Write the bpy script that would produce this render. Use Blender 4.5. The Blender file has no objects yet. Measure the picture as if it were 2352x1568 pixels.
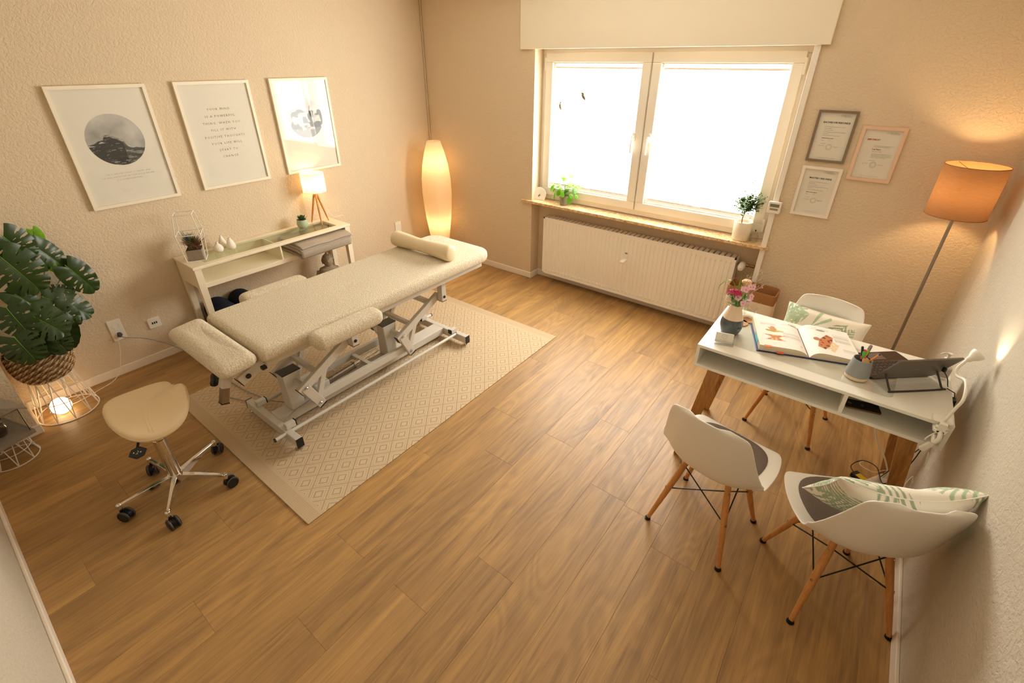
import bpy, bmesh, math, random
from mathutils import Vector, Matrix, noise
R = math.radians; PI = math.pi; TAU = 2 * PI
sc = bpy.context.scene; COL = sc.collection

# ---------------------------------------------------------------- camera, world, light, exposure
CAM = Vector((4.047, -3.810, 2.063)); YAW, PITCH, ROLL = 0.6557, -0.49818, 0.00075; FPX = 1076.5
fw = Vector((-math.sin(YAW) * math.cos(PITCH), math.cos(YAW) * math.cos(PITCH), math.sin(PITCH)))
rt = Vector((math.cos(YAW), math.sin(YAW), 0)); up = rt.cross(fw)
rt, up = math.cos(ROLL) * rt + math.sin(ROLL) * up, -math.sin(ROLL) * rt + math.cos(ROLL) * up
cd = bpy.data.cameras.new('camera'); cam = bpy.data.objects.new('camera', cd); COL.objects.link(cam)
cam.matrix_world = Matrix(((rt.x, up.x, -fw.x, CAM.x), (rt.y, up.y, -fw.y, CAM.y), (rt.z, up.z, -fw.z, CAM.z), (0, 0, 0, 1)))
cd.sensor_fit = 'HORIZONTAL'; cd.sensor_width = 36; cd.lens = FPX / 2352 * 36
cd.shift_x = 4.43 / 2352; cd.shift_y = -60.64 / 2352; cd.clip_start = 0.05
sc.camera = cam
sc.view_settings.view_transform = 'Standard'; sc.view_settings.look = 'None'; sc.view_settings.gamma = 1
sc.view_settings.use_curve_mapping = False; sc.view_settings.exposure = 0.17
sc.cycles.use_denoising = True; sc.cycles.use_adaptive_sampling = True; sc.cycles.adaptive_threshold = 0.015; sc.cycles.max_bounces = 9; sc.cycles.diffuse_bounces = 6
sc.cycles.transparent_max_bounces = 16; sc.cycles.caustics_refractive = False; sc.cycles.caustics_reflective = False
sc.cycles.sample_clamp_indirect = 6
wd = bpy.data.worlds.new('world'); sc.world = wd; wd.use_nodes = True
bg = wd.node_tree.nodes['Background']; bg.inputs[0].default_value = (1, 0.95, 0.86, 1); bg.inputs[1].default_value = 3.0
BLIND_GLOW = 7.6          # daylight standing behind the translucent pleated blinds
DAY = (1.0, 0.985, 0.92)
LAMP = (1.0, 0.55, 0.18)

for sx_ in (1.92, 2.94):
    ld = bpy.data.lights.new('window_daylight', 'AREA'); ld.shape = 'RECTANGLE'; ld.size = 0.80; ld.size_y = 1.02; ld.energy = 20; ld.color = DAY; ld.spread = R(180)
    lo = bpy.data.objects.new('window_daylight', ld); COL.objects.link(lo); lo.location = (sx_, 0.03, 1.52)
    lo.rotation_mode = 'QUATERNION'; lo.rotation_quaternion = Vector((-0.10, -1.0, -0.04)).to_track_quat('-Z', 'Y')

# ---------------------------------------------------------------- materials
def srgb(r, g, b):
    f = lambda v: v / 12.92 if v <= 0.04045 else ((v + 0.055) / 1.055) ** 2.4
    return (f(r / 255), f(g / 255), f(b / 255), 1)
MATS = {}
class NT:
    def __init__(s, name):
        s.m = bpy.data.materials.new(name); s.m.use_nodes = True; s.t = s.m.node_tree; s.t.nodes.clear()
        s.o = s.t.nodes.new('ShaderNodeOutputMaterial')
    def n(s, ty, **k):
        nd = s.t.nodes.new(ty)
        for a, v in k.items():
            if a.startswith('i_'):
                nd.inputs[a[2:].replace('_', ' ')].default_value = v
            else: setattr(nd, a, v)
        return nd
    def l(s, a, b): s.t.links.new(a, b)
    def math(s, op, a, b=None, c=None, clamp=False):
        nd = s.n('ShaderNodeMath', operation=op); nd.use_clamp = clamp
        for i, v in enumerate((a, b, c)):
            if v is None: continue
            if isinstance(v, (int, float)): nd.inputs[i].default_value = v
            else: s.l(v, nd.inputs[i])
        return nd.outputs[0]
    def mix(s, f, a, b, blend='MIX'):
        nd = s.n('ShaderNodeMix', data_type='RGBA', blend_type=blend)
        for i, v in ((0, f), (6, a), (7, b)):
            if isinstance(v, (int, float)): nd.inputs[i].default_value = v
            elif isinstance(v, (tuple, list)): nd.inputs[i].default_value = v
            else: s.l(v, nd.inputs[i])
        return nd.outputs[2]
    def ramp(s, f, stops):
        nd = s.n('ShaderNodeValToRGB'); s.l(f, nd.inputs[0]); e = nd.color_ramp.elements
        while len(e) < len(stops): e.new(0.5)
        for q, (p, c) in zip(e, stops): q.position = p; q.color = c if len(c) == 4 else (*c, 1)
        return nd.outputs[0]
    def noise(s, scale, detail=4, rough=0.5, co=None, sc3=None, dist=0):
        if co is None: co = s.n('ShaderNodeTexCoord').outputs['Object']
        if sc3:
            mp = s.n('ShaderNodeMapping'); mp.inputs['Scale'].default_value = sc3; s.l(co, mp.inputs[0]); co = mp.outputs[0]
        nd = s.n('ShaderNodeTexNoise'); nd.inputs['Scale'].default_value = scale; nd.inputs['Detail'].default_value = detail
        nd.inputs['Roughness'].default_value = rough; nd.inputs['Distortion'].default_value = dist; s.l(co, nd.inputs[0])
        return nd.outputs[0]
    def bsdf(s, color, rough=0.5, metal=0, spec=0.5, trans=0, **k):
        p = s.n('ShaderNodeBsdfPrincipled')
        for key, v in (('Base Color', color), ('Roughness', rough), ('Metallic', metal), ('Specular IOR Level', spec), ('Transmission Weight', trans)):
            if isinstance(v, (int, float, tuple, list)): p.inputs[key].default_value = v
            else: s.l(v, p.inputs[key])
        for key, v in k.items(): p.inputs[key.replace('_', ' ')].default_value = v
        s.l(p.outputs[0], s.o.inputs[0]); s.p = p
        return p
    def bump(s, h, strength=0.3, dist=0.002):
        b = s.n('ShaderNodeBump'); b.inputs['Strength'].default_value = strength; b.inputs['Distance'].default_value = dist
        s.l(h, b.inputs['Height']); s.l(b.outputs[0], s.p.inputs['Normal'])
def reg(key, m): MATS[key] = m.m; return m
def plain(key, col, rough=0.5, metal=0, spec=0.5, var=0.06, nscale=8, bump=0, bscale=200, bdist=0.0005, **k):
    m = NT(key); c2 = tuple(x * (1 - var) for x in col[:3]) + (1,); c1 = tuple(min(1, x * (1 + var)) for x in col[:3]) + (1,)
    m.bsdf(m.mix(m.noise(nscale), c2, c1), rough, metal, spec, **k)
    if bump: m.bump(m.noise(bscale, 3), bump, bdist)
    return reg(key, m)

def wall_mat(key, c):
    m = NT(key); co = m.n('ShaderNodeTexCoord').outputs['Object']
    n1 = m.noise(65, 3, 0.55, co, dist=0.6); n2 = m.noise(2.0, 3, 0.5, co)
    sharp = m.ramp(n1, [(0.36, (0, 0, 0)), (0.6, (1, 1, 1))])
    m.bsdf(m.mix(n2, tuple(x * 0.96 for x in c[:3]) + (1,), c), 0.9, spec=0.15); m.bump(sharp, 0.55, 0.0035)
    reg(key, m)
wall_mat('plaster', srgb(222, 203, 174)); wall_mat('plaster_dimmed', srgb(200, 190, 172))  # right and front walls: greyer plaster, their weaker light darkened into the colour
plain('ceiling', srgb(240, 236, 228), 0.9, spec=0.1)
plain('white_paint', srgb(236, 226, 208), 0.45, var=0.02)
plain('cream_lacquer', srgb(238, 226, 200), 0.4, var=0.02)
plain('baseboard', srgb(240, 228, 212), 0.4, var=0.02)
plain('window_plastic', srgb(240, 234, 222), 0.35, var=0.02)
plain('radiator', srgb(246, 240, 228), 0.35, var=0.02)
plain('shutter_box', srgb(236, 226, 204), 0.55, var=0.03, nscale=3)
plain('desk_white', srgb(238, 234, 222), 0.35, var=0.015)
plain('shell_white', srgb(244, 240, 232), 0.38, var=0.02, nscale=3)
plain('bed_metal', srgb(205, 200, 190), 0.38, var=0.03, spec=0.5)
plain('steel', srgb(190, 185, 178), 0.25, metal=1, var=0.05)
plain('chrome', srgb(225, 222, 218), 0.08, metal=1, var=0.01)
plain('brushed', srgb(150, 140, 128), 0.35, metal=1, var=0.05)
plain('dark_metal', srgb(70, 64, 62), 0.35, metal=0.7, var=0.05)
plain('black_metal', srgb(24, 22, 22), 0.4, var=0.05)
plain('black_plastic', srgb(20, 19, 19), 0.4, var=0.1)
plain('rubber', srgb(38, 35, 34), 0.7, var=0.1)
plain('grey_rubber', srgb(72, 68, 64), 0.6, var=0.1)
plain('wire_white', srgb(235, 228, 216), 0.45, var=0.02)
plain('white_plastic', srgb(240, 234, 222), 0.35, var=0.02)
plain('cord_grey', srgb(150, 148, 144), 0.5)
plain('leather', srgb(226, 208, 172), 0.42, var=0.03, nscale=12, bump=0.25, bscale=350, bdist=0.0004)
plain('stool_leather', srgb(222, 198, 158), 0.45, var=0.03, nscale=12, bump=0.3, bscale=400, bdist=0.0004)
plain('navy', srgb(34, 40, 58), 0.85, spec=0.2, var=0.12, nscale=30, bump=0.3, bscale=500)
plain('grey_cloth', srgb(168, 156, 140), 0.9, spec=0.15, var=0.1, nscale=60, bump=0.4, bscale=500, bdist=0.001)
plain('concrete', srgb(150, 138, 122), 0.85, var=0.14, nscale=25, bump=0.3, bscale=90, bdist=0.001)
plain('stone', srgb(158, 142, 118), 0.85, var=0.15, nscale=25, bump=0.4, bscale=120, bdist=0.001)
plain('ribbed_ceramic', srgb(240, 230, 214), 0.6, var=0.02)
plain('grey_ceramic', srgb(140, 128, 122), 0.25, var=0.05)
plain('cream_ceramic', srgb(236, 214, 184), 0.15, var=0.02)
plain('slate_glaze', srgb(86, 92, 96), 0.12, var=0.25, nscale=18)
plain('cup_grey', srgb(146, 150, 150), 0.5, var=0.03)
plain('white_pot', srgb(240, 228, 206), 0.55, var=0.03, bump=0.5, bscale=30, bdist=0.003)
plain('soil', srgb(70, 50, 36), 0.95, var=0.4, nscale=120, bump=0.8, bscale=200, bdist=0.003)
plain('cork', srgb(200, 150, 104), 0.7, var=0.15, nscale=150)
plain('kraft', srgb(156, 108, 62), 0.85, var=0.08, nscale=20, bump=0.4, bscale=25, bdist=0.004)
plain('bag_white', srgb(232, 216, 194), 0.85, var=0.05, nscale=8, bump=0.4, bscale=14, bdist=0.005)
plain('paper', srgb(240, 234, 222), 0.75, var=0.02)
plain('page_edge', srgb(226, 214, 190), 0.8, var=0.08, nscale=300)
plain('print_black', srgb(40, 38, 36), 0.8); plain('print_grey', srgb(128, 120, 110), 0.8); plain('print_red', srgb(190, 48, 40), 0.8)
plain('ink_soft', srgb(150, 138, 122), 0.8)
plain('book_blue', srgb(30, 42, 110), 0.4); plain('orange_tab', srgb(240, 120, 60), 0.6); plain('teal', srgb(120, 205, 205), 0.6)
plain('laptop', srgb(112, 102, 94), 0.45, metal=0.3, var=0.04); plain('laptop_black', srgb(34, 32, 32), 0.35)
plain('keycap', srgb(48, 44, 42), 0.5); plain('key_gap', srgb(176, 130, 84), 0.5)
plain('pink', srgb(235, 60, 120), 0.4); plain('green_pen', srgb(90, 190, 60), 0.4); plain('lime', srgb(150, 195, 50), 0.4)
plain('pen_orange', srgb(230, 140, 50), 0.45); plain('pen_blue', srgb(40, 50, 130), 0.4); plain('silver', srgb(170, 160, 155), 0.25, metal=0.9)
plain('pencil_wood', srgb(215, 180, 130), 0.6)
plain('yellow_label', srgb(225, 190, 20), 0.5)
plain('felt', srgb(122, 110, 100), 0.95, spec=0.1, var=0.35, nscale=420, bump=0.8, bscale=420, bdist=0.002)
plain('shade_inner', srgb(250, 236, 205), 0.8)
plain('lcd', srgb(110, 116, 98), 0.3); plain('brass', srgb(140, 104, 70), 0.35, metal=0.9)
plain('petal_pink', srgb(240, 190, 205), 0.6); plain('petal_magenta', srgb(180, 14, 84), 0.6); plain('stem_dry', srgb(160, 140, 110), 0.8)
plain('dried', srgb(222, 205, 176), 0.8); plain('grass_green', srgb(120, 170, 50), 0.5)
plain('bark', srgb(120, 84, 52), 0.85, var=0.2, nscale=60); plain('dry_moss', srgb(122, 88, 62), 0.9, var=0.3, nscale=80)
plain('blue_flower', srgb(50, 80, 160), 0.6); plain('card_white', srgb(240, 236, 228), 0.6)
plain('feather', srgb(120, 104, 78), 0.7, var=0.5, nscale=120)
plain('grey_frame', srgb(128, 110, 88), 0.45, var=0.05); plain('peach_frame', srgb(226, 192, 164), 0.5, var=0.04); plain('white_frame', srgb(238, 228, 216), 0.4, var=0.02)
plain('poster_frame', srgb(240, 230, 208), 0.4, var=0.02)
plain('label_print', srgb(190, 180, 172), 0.5, var=0.3, nscale=90)

def leaf_mat(key, c1, c2, rough=0.35, trans=0.15):
    m = NT(key); n = m.noise(14, 3)
    p = m.n('ShaderNodeBsdfPrincipled'); m.l(m.mix(n, c1, c2), p.inputs['Base Color']); p.inputs['Roughness'].default_value = rough
    t = m.n('ShaderNodeBsdfTranslucent'); t.inputs[0].default_value = tuple(min(1, x * 1.6) for x in c2[:3]) + (1,)
    x = m.n('ShaderNodeMixShader'); x.inputs[0].default_value = trans; m.l(p.outputs[0], x.inputs[1]); m.l(t.outputs[0], x.inputs[2]); m.l(x.outputs[0], m.o.inputs[0])
    reg(key, m)
leaf_mat('monstera', srgb(28, 46, 12), srgb(50, 76, 24), 0.36, 0.05)
leaf_mat('monstera_young', srgb(90, 150, 20), srgb(130, 185, 40), 0.3, 0.25)
leaf_mat('pilea', srgb(56, 118, 16), srgb(104, 156, 28), 0.35, 0.22)
leaf_mat('small_leaf', srgb(42, 84, 34), srgb(88, 118, 44), 0.5, 0.15)
leaf_mat('succulent', srgb(70, 106, 66), srgb(112, 140, 100), 0.5, 0.05)
leaf_mat('air_plant', srgb(80, 104, 62), srgb(120, 130, 84), 0.6, 0.1)

def fleck(key, base, c2, c3, rough=0.3):
    m = NT(key); v = m.n('ShaderNodeTexVoronoi'); v.inputs['Scale'].default_value = 60
    m.l(m.n('ShaderNodeTexCoord').outputs['Object'], v.inputs[0])
    n = m.noise(28, 5, 0.65); f = m.ramp(n, [(0.42, (0, 0, 0)), (0.6, (1, 1, 1))])
    a = m.mix(f, base, c2); f2 = m.ramp(m.noise(70, 4, 0.6), [(0.58, (0, 0, 0)), (0.68, (1, 1, 1))])
    m.bsdf(m.mix(f2, a, c3), rough); reg(key, m)
fleck('granite', srgb(232, 204, 160), srgb(206, 160, 108), srgb(150, 96, 52), 0.2)
fleck('green_pot', srgb(170, 196, 160), srgb(200, 196, 160), srgb(186, 160, 130), 0.4)

def wood(key, c1, c2, c3, scale=1.0, axis=1, rough=0.42, rand=False, bump=0.15):
    m = NT(key); tc = m.n('ShaderNodeTexCoord'); co = tc.outputs['Object']
    if rand:
        oi = m.n('ShaderNodeObjectInfo'); ge = m.n('ShaderNodeNewGeometry')
        cx = m.n('ShaderNodeCombineXYZ'); m.l(m.math('MULTIPLY', oi.outputs['Random'], 37.0), cx.inputs[0]); m.l(m.math('MULTIPLY', oi.outputs['Random'], 91.0), cx.inputs[1])
        ad = m.n('ShaderNodeVectorMath', operation='ADD'); m.l(co, ad.inputs[0]); m.l(cx.outputs[0], ad.inputs[1]); co = ad.outputs[0]
    s3 = [9.0 * scale] * 3; s3[axis] = 0.5 * scale; s4 = [60.0 * scale] * 3; s4[axis] = 1.8 * scale
    big = m.noise(1.0, 3, 0.55, co, s3, 1.2); fine = m.noise(1.0, 5, 0.7, co, s4, 0.2)
    s5 = [230.0 * scale] * 3; s5[axis] = 6 * scale; pores = m.noise(1.0, 2, 0.5, co, s5)
    s6 = [4.5 * scale] * 3; s6[axis] = 0.85 * scale; cath = m.noise(1.0, 2, 0.45, co, s6, 0.6)
    rings = m.math('SINE', m.math('MULTIPLY', cath, 75.0)); rings = m.math('MULTIPLY', m.math('ADD', rings, 1), 0.5)
    f = m.math('ADD', m.math('MULTIPLY', big, 0.52), m.math('MULTIPLY', fine, 0.40)); f = m.math('ADD', f, m.math('MULTIPLY', rings, 0.07))
    col = m.ramp(f, [(0.32, c1), (0.5, c2), (0.68, c3)])
    dark = m.ramp(pores, [(0.3, (0.72, 0.70, 0.68)), (0.5, (1, 1, 1))])
    col = m.mix(0.55, col, dark, 'MULTIPLY')
    if rand:
        k = m.math('ADD', m.math('MULTIPLY', oi.outputs['Random'], 0.14), 0.93); cc = m.n('ShaderNodeCombineColor')
        for i in range(3): m.l(k, cc.inputs[i])
        col = m.mix(1.0, col, cc.outputs[0], 'MULTIPLY')
    m.bsdf(col, m.ramp(pores, [(0.3, (rough + .12,) * 3), (0.6, (rough,) * 3)]), spec=0.5); m.bump(pores, bump, 0.0006)
    reg(key, m)
wood('floor_wood', srgb(134, 102, 64), srgb(166, 128, 78), srgb(192, 150, 88), 1.0, 1, 0.42, True)
wood('beech', srgb(186, 124, 66), srgb(206, 144, 80), srgb(218, 158, 92), 2.0, 2, 0.4)
wood('acacia', srgb(136, 90, 44), srgb(172, 120, 60), srgb(196, 144, 78), 2.0, 2, 0.4)
wood('light_oak', srgb(200, 134, 62), srgb(214, 150, 76), srgb(222, 162, 88), 2.5, 2, 0.45)

def towel():
    m = NT('towel'); n = m.noise(125, 3, 0.7); n2 = m.noise(380, 2, 0.6); big = m.noise(5, 3, 0.5)
    h = m.math('ADD', n, m.math('MULTIPLY', n2, 0.5))
    col = m.mix(m.ramp(n, [(0.3, (0, 0, 0)), (0.62, (1, 1, 1))]), srgb(218, 190, 148), srgb(255, 247, 222))
    col = m.mix(m.math('MULTIPLY', big, 0.25), col, srgb(240, 216, 176))
    m.bsdf(col, 0.95, spec=0.1, Sheen_Weight=0.3); m.bump(h, 1.0, 0.010)
    reg('towel', m)
towel()
def rugmat():
    m = NT('rug'); tc = m.n('ShaderNodeTexCoord').outputs['Object']; s = m.n('ShaderNodeSeparateXYZ'); m.l(tc, s.inputs[0]); X, Y = s.outputs[0], s.outputs[1]
    px, py = 0.1225, 0.1455
    a = m.math('ADD', m.math('DIVIDE', X, px), m.math('DIVIDE', Y, py)); b = m.math('SUBTRACT', m.math('DIVIDE', X, px), m.math('DIVIDE', Y, py))
    fa = m.math('ABSOLUTE', m.math('SUBTRACT', m.math('FRACT', a), 0.5)); fb = m.math('ABSOLUTE', m.math('SUBTRACT', m.math('FRACT', b), 0.5))
    d = m.math('MAXIMUM', fa, fb)
    rings = m.ramp(d, [(0.0, (1, 1, 1)), (0.15, (1, 1, 1)), (0.165, (0, 0, 0)), (0.235, (0, 0, 0)), (0.25, (1, 1, 1)), (0.34, (1, 1, 1)), (0.35, (.3, .3, .3)), (0.37, (.3, .3, .3)), (0.38, (1, 1, 1)), (0.445, (1, 1, 1)), (0.46, (.1, .1, .1)), (0.5, (.1, .1, .1))])
    wx = m.math('FRACT', m.math('MULTIPLY', X, 125.0)); wy = m.math('FRACT', m.math('MULTIPLY', Y, 125.0))
    wv = m.math('MULTIPLY', m.math('GREATER_THAN', wx, 0.34), m.math('ADD', 0.55, m.math('MULTIPLY', m.math('GREATER_THAN', wy, 0.4), 0.45)))
    hx = m.math('ABSOLUTE', Y); inner = m.math('LESS_THAN', hx, 1.064)
    pat = m.math('MULTIPLY', m.math('MULTIPLY', rings, m.math('ADD', 0.45, m.math('MULTIPLY', wv, 0.55))), inner)
    bw = m.math('MULTIPLY', m.math('GREATER_THAN', m.math('FRACT', m.math('MULTIPLY', X, 100.0)), 0.45), 0.30)
    bl = m.math('MULTIPLY', m.math('GREATER_THAN', m.math('FRACT', m.math('MULTIPLY', Y, 110.0)), 0.4), 0.2)
    st = m.math('MULTIPLY', m.math('GREATER_THAN', hx, 1.064), m.math('LESS_THAN', hx, 1.082))
    st = m.math('MULTIPLY', st, m.math('GREATER_THAN', m.math('FRACT', m.math('MULTIPLY', hx, 160.0)), 0.5))
    outer = m.math('SUBTRACT', 1.0, inner)
    v = m.math('ADD', pat, m.math('MULTIPLY', outer, m.math('ADD', m.math('ADD', bw, bl), m.math('MULTIPLY', st, 0.5))))
    n = m.noise(30, 3)
    col = m.mix(v, srgb(181, 156, 123), srgb(213, 194, 164)); col = m.mix(m.math('MULTIPLY', n, 0.15), col, srgb(208, 182, 146))
    m.bsdf(col, 0.95, spec=0.1); m.bump(v, 0.6, 0.004); reg('rug', m)
rugmat()
def vcol(key, rough=0.8, spec=0.2, bump=0):
    m = NT(key); a = m.n('ShaderNodeVertexColor'); a.layer_name = 'Col'; m.bsdf(a.outputs[0], rough, spec=spec)
    if bump: m.bump(m.noise(600, 2), bump, 0.0006)
    reg(key, m)
vcol('printed_paper'); vcol('printed_fabric', 0.9, 0.1, 0.4)
def glass(key, tint=(1, 1, 1, 1), gloss=1.0, rough=0.0, base=0.04):
    m = NT(key); t = m.n('ShaderNodeBsdfTransparent'); t.inputs[0].default_value = tint
    g = m.n('ShaderNodeBsdfGlossy'); g.inputs['Roughness'].default_value = rough
    f = m.n('ShaderNodeFresnel'); f.inputs[0].default_value = 1.5; gm = m.n('ShaderNodeNewGeometry'); k = m.math('MULTIPLY', m.math('MULTIPLY', f.outputs[0], gloss, clamp=True), m.math('SUBTRACT', 1.0, gm.outputs['Backfacing']))
    x = m.n('ShaderNodeMixShader'); m.l(k, x.inputs[0]); m.l(t.outputs[0], x.inputs[1]); m.l(g.outputs[0], x.inputs[2]); m.l(x.outputs[0], m.o.inputs[0])
    reg(key, m)
glass('pane', (0.97, 0.985, 0.97, 1)); glass('poster_glass', (0.98, 0.98, 0.97, 1), 1.0); glass('table_glass', (0.93, 0.96, 0.90, 1), 1.0)
glass('clear', (0.97, 0.97, 0.95, 1), 1.3); glass('acrylic', (0.96, 0.96, 0.95, 1), 1.0); glass('ribbed_glass', (0.86, 0.86, 0.84, 1), 2.0, 0.08)
def blind():
    m = NT('blind'); e = m.n('ShaderNodeEmission'); e.inputs[0].default_value = (*DAY, 1); e.inputs[1].default_value = BLIND_GLOW
    d = m.n('ShaderNodeBsdfDiffuse'); d.inputs[0].default_value = srgb(240, 236, 228)
    a = m.n('ShaderNodeAddShader'); m.l(e.outputs[0], a.inputs[0]); m.l(d.outputs[0], a.inputs[1]); m.l(a.outputs[0], m.o.inputs[0]); reg('blind', m)
blind()
def glow(key, col, strength, base=None, grad=None):
    m = NT(key); e = m.n('ShaderNodeEmission'); e.inputs[0].default_value = (*col, 1); e.inputs[1].default_value = strength
    m.l(e.outputs[0], m.o.inputs[0]); reg(key, m)
def moon():
    m = NT('moon'); e = m.n('ShaderNodeEmission'); n = m.noise(16, 4, 0.6); c = m.ramp(n, [(0.40, (1.0, 0.55, 0.20)), (0.55, (1.0, 0.80, 0.50))]); m.l(c, e.inputs[0])
    e.inputs[1].default_value = 7; m.l(e.outputs[0], m.o.inputs[0]); reg('moon', m)
moon()
def shade(key, col, trans, weave=0.0, wcol=None, sc_=350):
    """cloth or paper that passes the light of the bulb inside it"""
    m = NT(key); co = m.n('ShaderNodeTexCoord').outputs['Object']
    w = m.noise(1.0, 3, 0.6, co, (30, 30, sc_)); c = m.mix(m.math('MULTIPLY', w, weave), col, wcol or col)
    d = m.n('ShaderNodeBsdfDiffuse'); m.l(c, d.inputs[0]); t = m.n('ShaderNodeBsdfTranslucent'); m.l(c, t.inputs[0])
    x = m.n('ShaderNodeMixShader'); x.inputs[0].default_value = trans; m.l(d.outputs[0], x.inputs[1]); m.l(t.outputs[0], x.inputs[2]); m.l(x.outputs[0], m.o.inputs[0]); reg(key, m)
shade('shade_brown', srgb(160, 118, 80), 0.15, 0.8, srgb(120, 86, 60)); shade('shade_white', srgb(250, 240, 222), 0.45); shade('paper_shade', srgb(250, 236, 210), 0.6, 0.3, srgb(236, 214, 180), 260)
shade('hood', srgb(245, 238, 225), 0.3)

# ---------------------------------------------------------------- mesh helpers
def B(): return bmesh.new()
def box(bm, x0, x1, y0, y1, z0, z1):
    vs = [bm.verts.new((x, y, z)) for z in (z0, z1) for x, y in ((x0, y0), (x1, y0), (x1, y1), (x0, y1))]
    for f in ((3, 2, 1, 0), (4, 5, 6, 7), (0, 1, 5, 4), (1, 2, 6, 5), (2, 3, 7, 6), (3, 0, 4, 7)): bm.faces.new([vs[i] for i in f])
    return vs
def obox(bm, p, q, w, h, upv=(0, 0, 1)):
    """bar of section w x h from p to q"""
    p, q = Vector(p), Vector(q); d = (q - p).normalized(); u = Vector(upv)
    if abs(d.dot(u)) > .99: u = Vector((1, 0, 0))
    s = d.cross(u).normalized(); u = s.cross(d).normalized()
    vs = [bm.verts.new(c + s * a * w / 2 + u * b * h / 2) for c in (p, q) for a, b in ((-1, -1), (1, -1), (1, 1), (-1, 1))]
    for f in ((3, 2, 1, 0), (4, 5, 6, 7), (0, 1, 5, 4), (1, 2, 6, 5), (2, 3, 7, 6), (3, 0, 4, 7)): bm.faces.new([vs[i] for i in f])
def tube(bm, pts, r, n=8, r2=None, closed=False, cap=True):
    pts = [Vector(p) for p in pts]; N = len(pts); rings = []; prev = None
    for i, p in enumerate(pts):
        if closed: d = pts[(i + 1) % N] - pts[i - 1]
        else: d = pts[min(i + 1, N - 1)] - pts[max(i - 1, 0)]
        d.normalize()
        if prev is None:
            a = Vector((0, 0, 1)) if abs(d.z) < .9 else Vector((1, 0, 0)); prev = d.cross(a).normalized()
        u = (prev - d * prev.dot(d)); u = u.normalized() if u.length > 1e-6 else d.orthogonal().normalized(); prev = u; v = d.cross(u)
        if isinstance(r, (list, tuple)): rr = r[i]
        else: rr = r if r2 is None else r + (r2 - r) * i / max(1, N - 1)
        rings.append([bm.verts.new(p + (u * math.cos(TAU * k / n) + v * math.sin(TAU * k / n)) * rr) for k in range(n)])
    for i in range(N if closed else N - 1):
        a, b = rings[i], rings[(i + 1) % N]
        for k in range(n): bm.faces.new((a[k], a[(k + 1) % n], b[(k + 1) % n], b[k]))
    if cap and not closed: bm.faces.new(rings[0][::-1]); bm.faces.new(rings[-1])
def smooth_path(pts, n=6):
    P = [Vector(p) for p in pts]; P = [P[0] * 2 - P[1]] + P + [P[-1] * 2 - P[-2]]; out = []
    for i in range(1, len(P) - 2):
        for k in range(n):
            t = k / n; a, b, c, d = P[i - 1:i + 3]
            out.append(0.5 * ((2 * b) + (c - a) * t + (2 * a - 5 * b + 4 * c - d) * t * t + (3 * b - a - 3 * c + d) * t ** 3))
    out.append(P[-2]); return out
def lathe(bm, prof, n=32, c=(0, 0, 0), mod=None, caps=True):
    rings = []
    for i, (r, z) in enumerate(prof):
        rings.append([bm.verts.new((c[0] + (r * (mod(k / n, i) if mod else 1)) * math.cos(TAU * k / n), c[1] + (r * (mod(k / n, i) if mod else 1)) * math.sin(TAU * k / n), c[2] + z)) for k in range(n)])
    for a, b in zip(rings, rings[1:]):
        for k in range(n): bm.faces.new((a[k], a[(k + 1) % n], b[(k + 1) % n], b[k]))
    if caps:
        if prof[0][0] > 1e-5: bm.faces.new(rings[0][::-1])
        if prof[-1][0] > 1e-5: bm.faces.new(rings[-1])
def prism(bm, poly, z0, z1):
    a = [bm.verts.new((x, y, z0)) for x, y in poly]; b = [bm.verts.new((x, y, z1)) for x, y in poly]; n = len(poly)
    bm.faces.new(a[::-1]); bm.faces.new(b)
    for i in range(n): bm.faces.new((a[i], a[(i + 1) % n], b[(i + 1) % n], b[i]))
def grid(bm, nu, nv, f, skip=None, closeu=False):
    vs = [[bm.verts.new(f(i / nu, j / nv)) for j in range(nv + 1)] for i in range(nu if closeu else nu + 1)]
    for i in range(nu):
        for j in range(nv):
            if skip and skip((i + .5) / nu, (j + .5) / nv): continue
            i2 = (i + 1) % nu if closeu else i + 1
            bm.faces.new((vs[i][j], vs[i2][j], vs[i2][j + 1], vs[i][j + 1]))
    return vs
def rpoly(x0, x1, y0, y1, r, n=6):
    rr = r if isinstance(r, (list, tuple)) else (r,) * 4; out = []
    for (cx, cy, a0), q in zip(((x1, y1, 0), (x0, y1, 90), (x0, y0, 180), (x1, y0, 270)), rr):
        sx, sy = (1 if cx == x1 else -1), (1 if cy == y1 else -1)
        for k in range(n + 1):
            a = R(a0 + 90 * k / n); out.append((cx - sx * q + q * math.cos(a), cy - sy * q + q * math.sin(a)))
    return out
def xf(bm, M, start=0):
    bm.verts.ensure_lookup_table(); bmesh.ops.transform(bm, matrix=M, verts=bm.verts[start:])
def obj(name, bm, mat, parent=None, smooth=False, bevel=0, seg=2, loc=None, rot=None, solid=0, sub=0, auto=40, tri=False):
    if isinstance(bm, bmesh.types.BMesh):
        bmesh.ops.recalc_face_normals(bm, faces=bm.faces); me = bpy.data.meshes.new(name); bm.to_mesh(me); bm.free()
    else: me = bm
    o = bpy.data.objects.new(name, me); COL.objects.link(o)
    for mm in ([mat] if isinstance(mat, str) else mat): me.materials.append(MATS[mm])
    if parent: o.parent = parent
    if loc: o.location = loc
    if rot: o.rotation_euler = rot
    if smooth:
        me.shade_smooth()
        if auto: me.set_sharp_from_angle(angle=R(auto))
    if solid: md = o.modifiers.new('s', 'SOLIDIFY'); md.thickness = solid; md.offset = 0
    if bevel: md = o.modifiers.new('b', 'BEVEL'); md.width = bevel; md.segments = seg; md.limit_method = 'ANGLE'; md.angle_limit = R(40)
    if sub: md = o.modifiers.new('u', 'SUBSURF'); md.levels = sub; md.render_levels = sub
    return o
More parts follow.
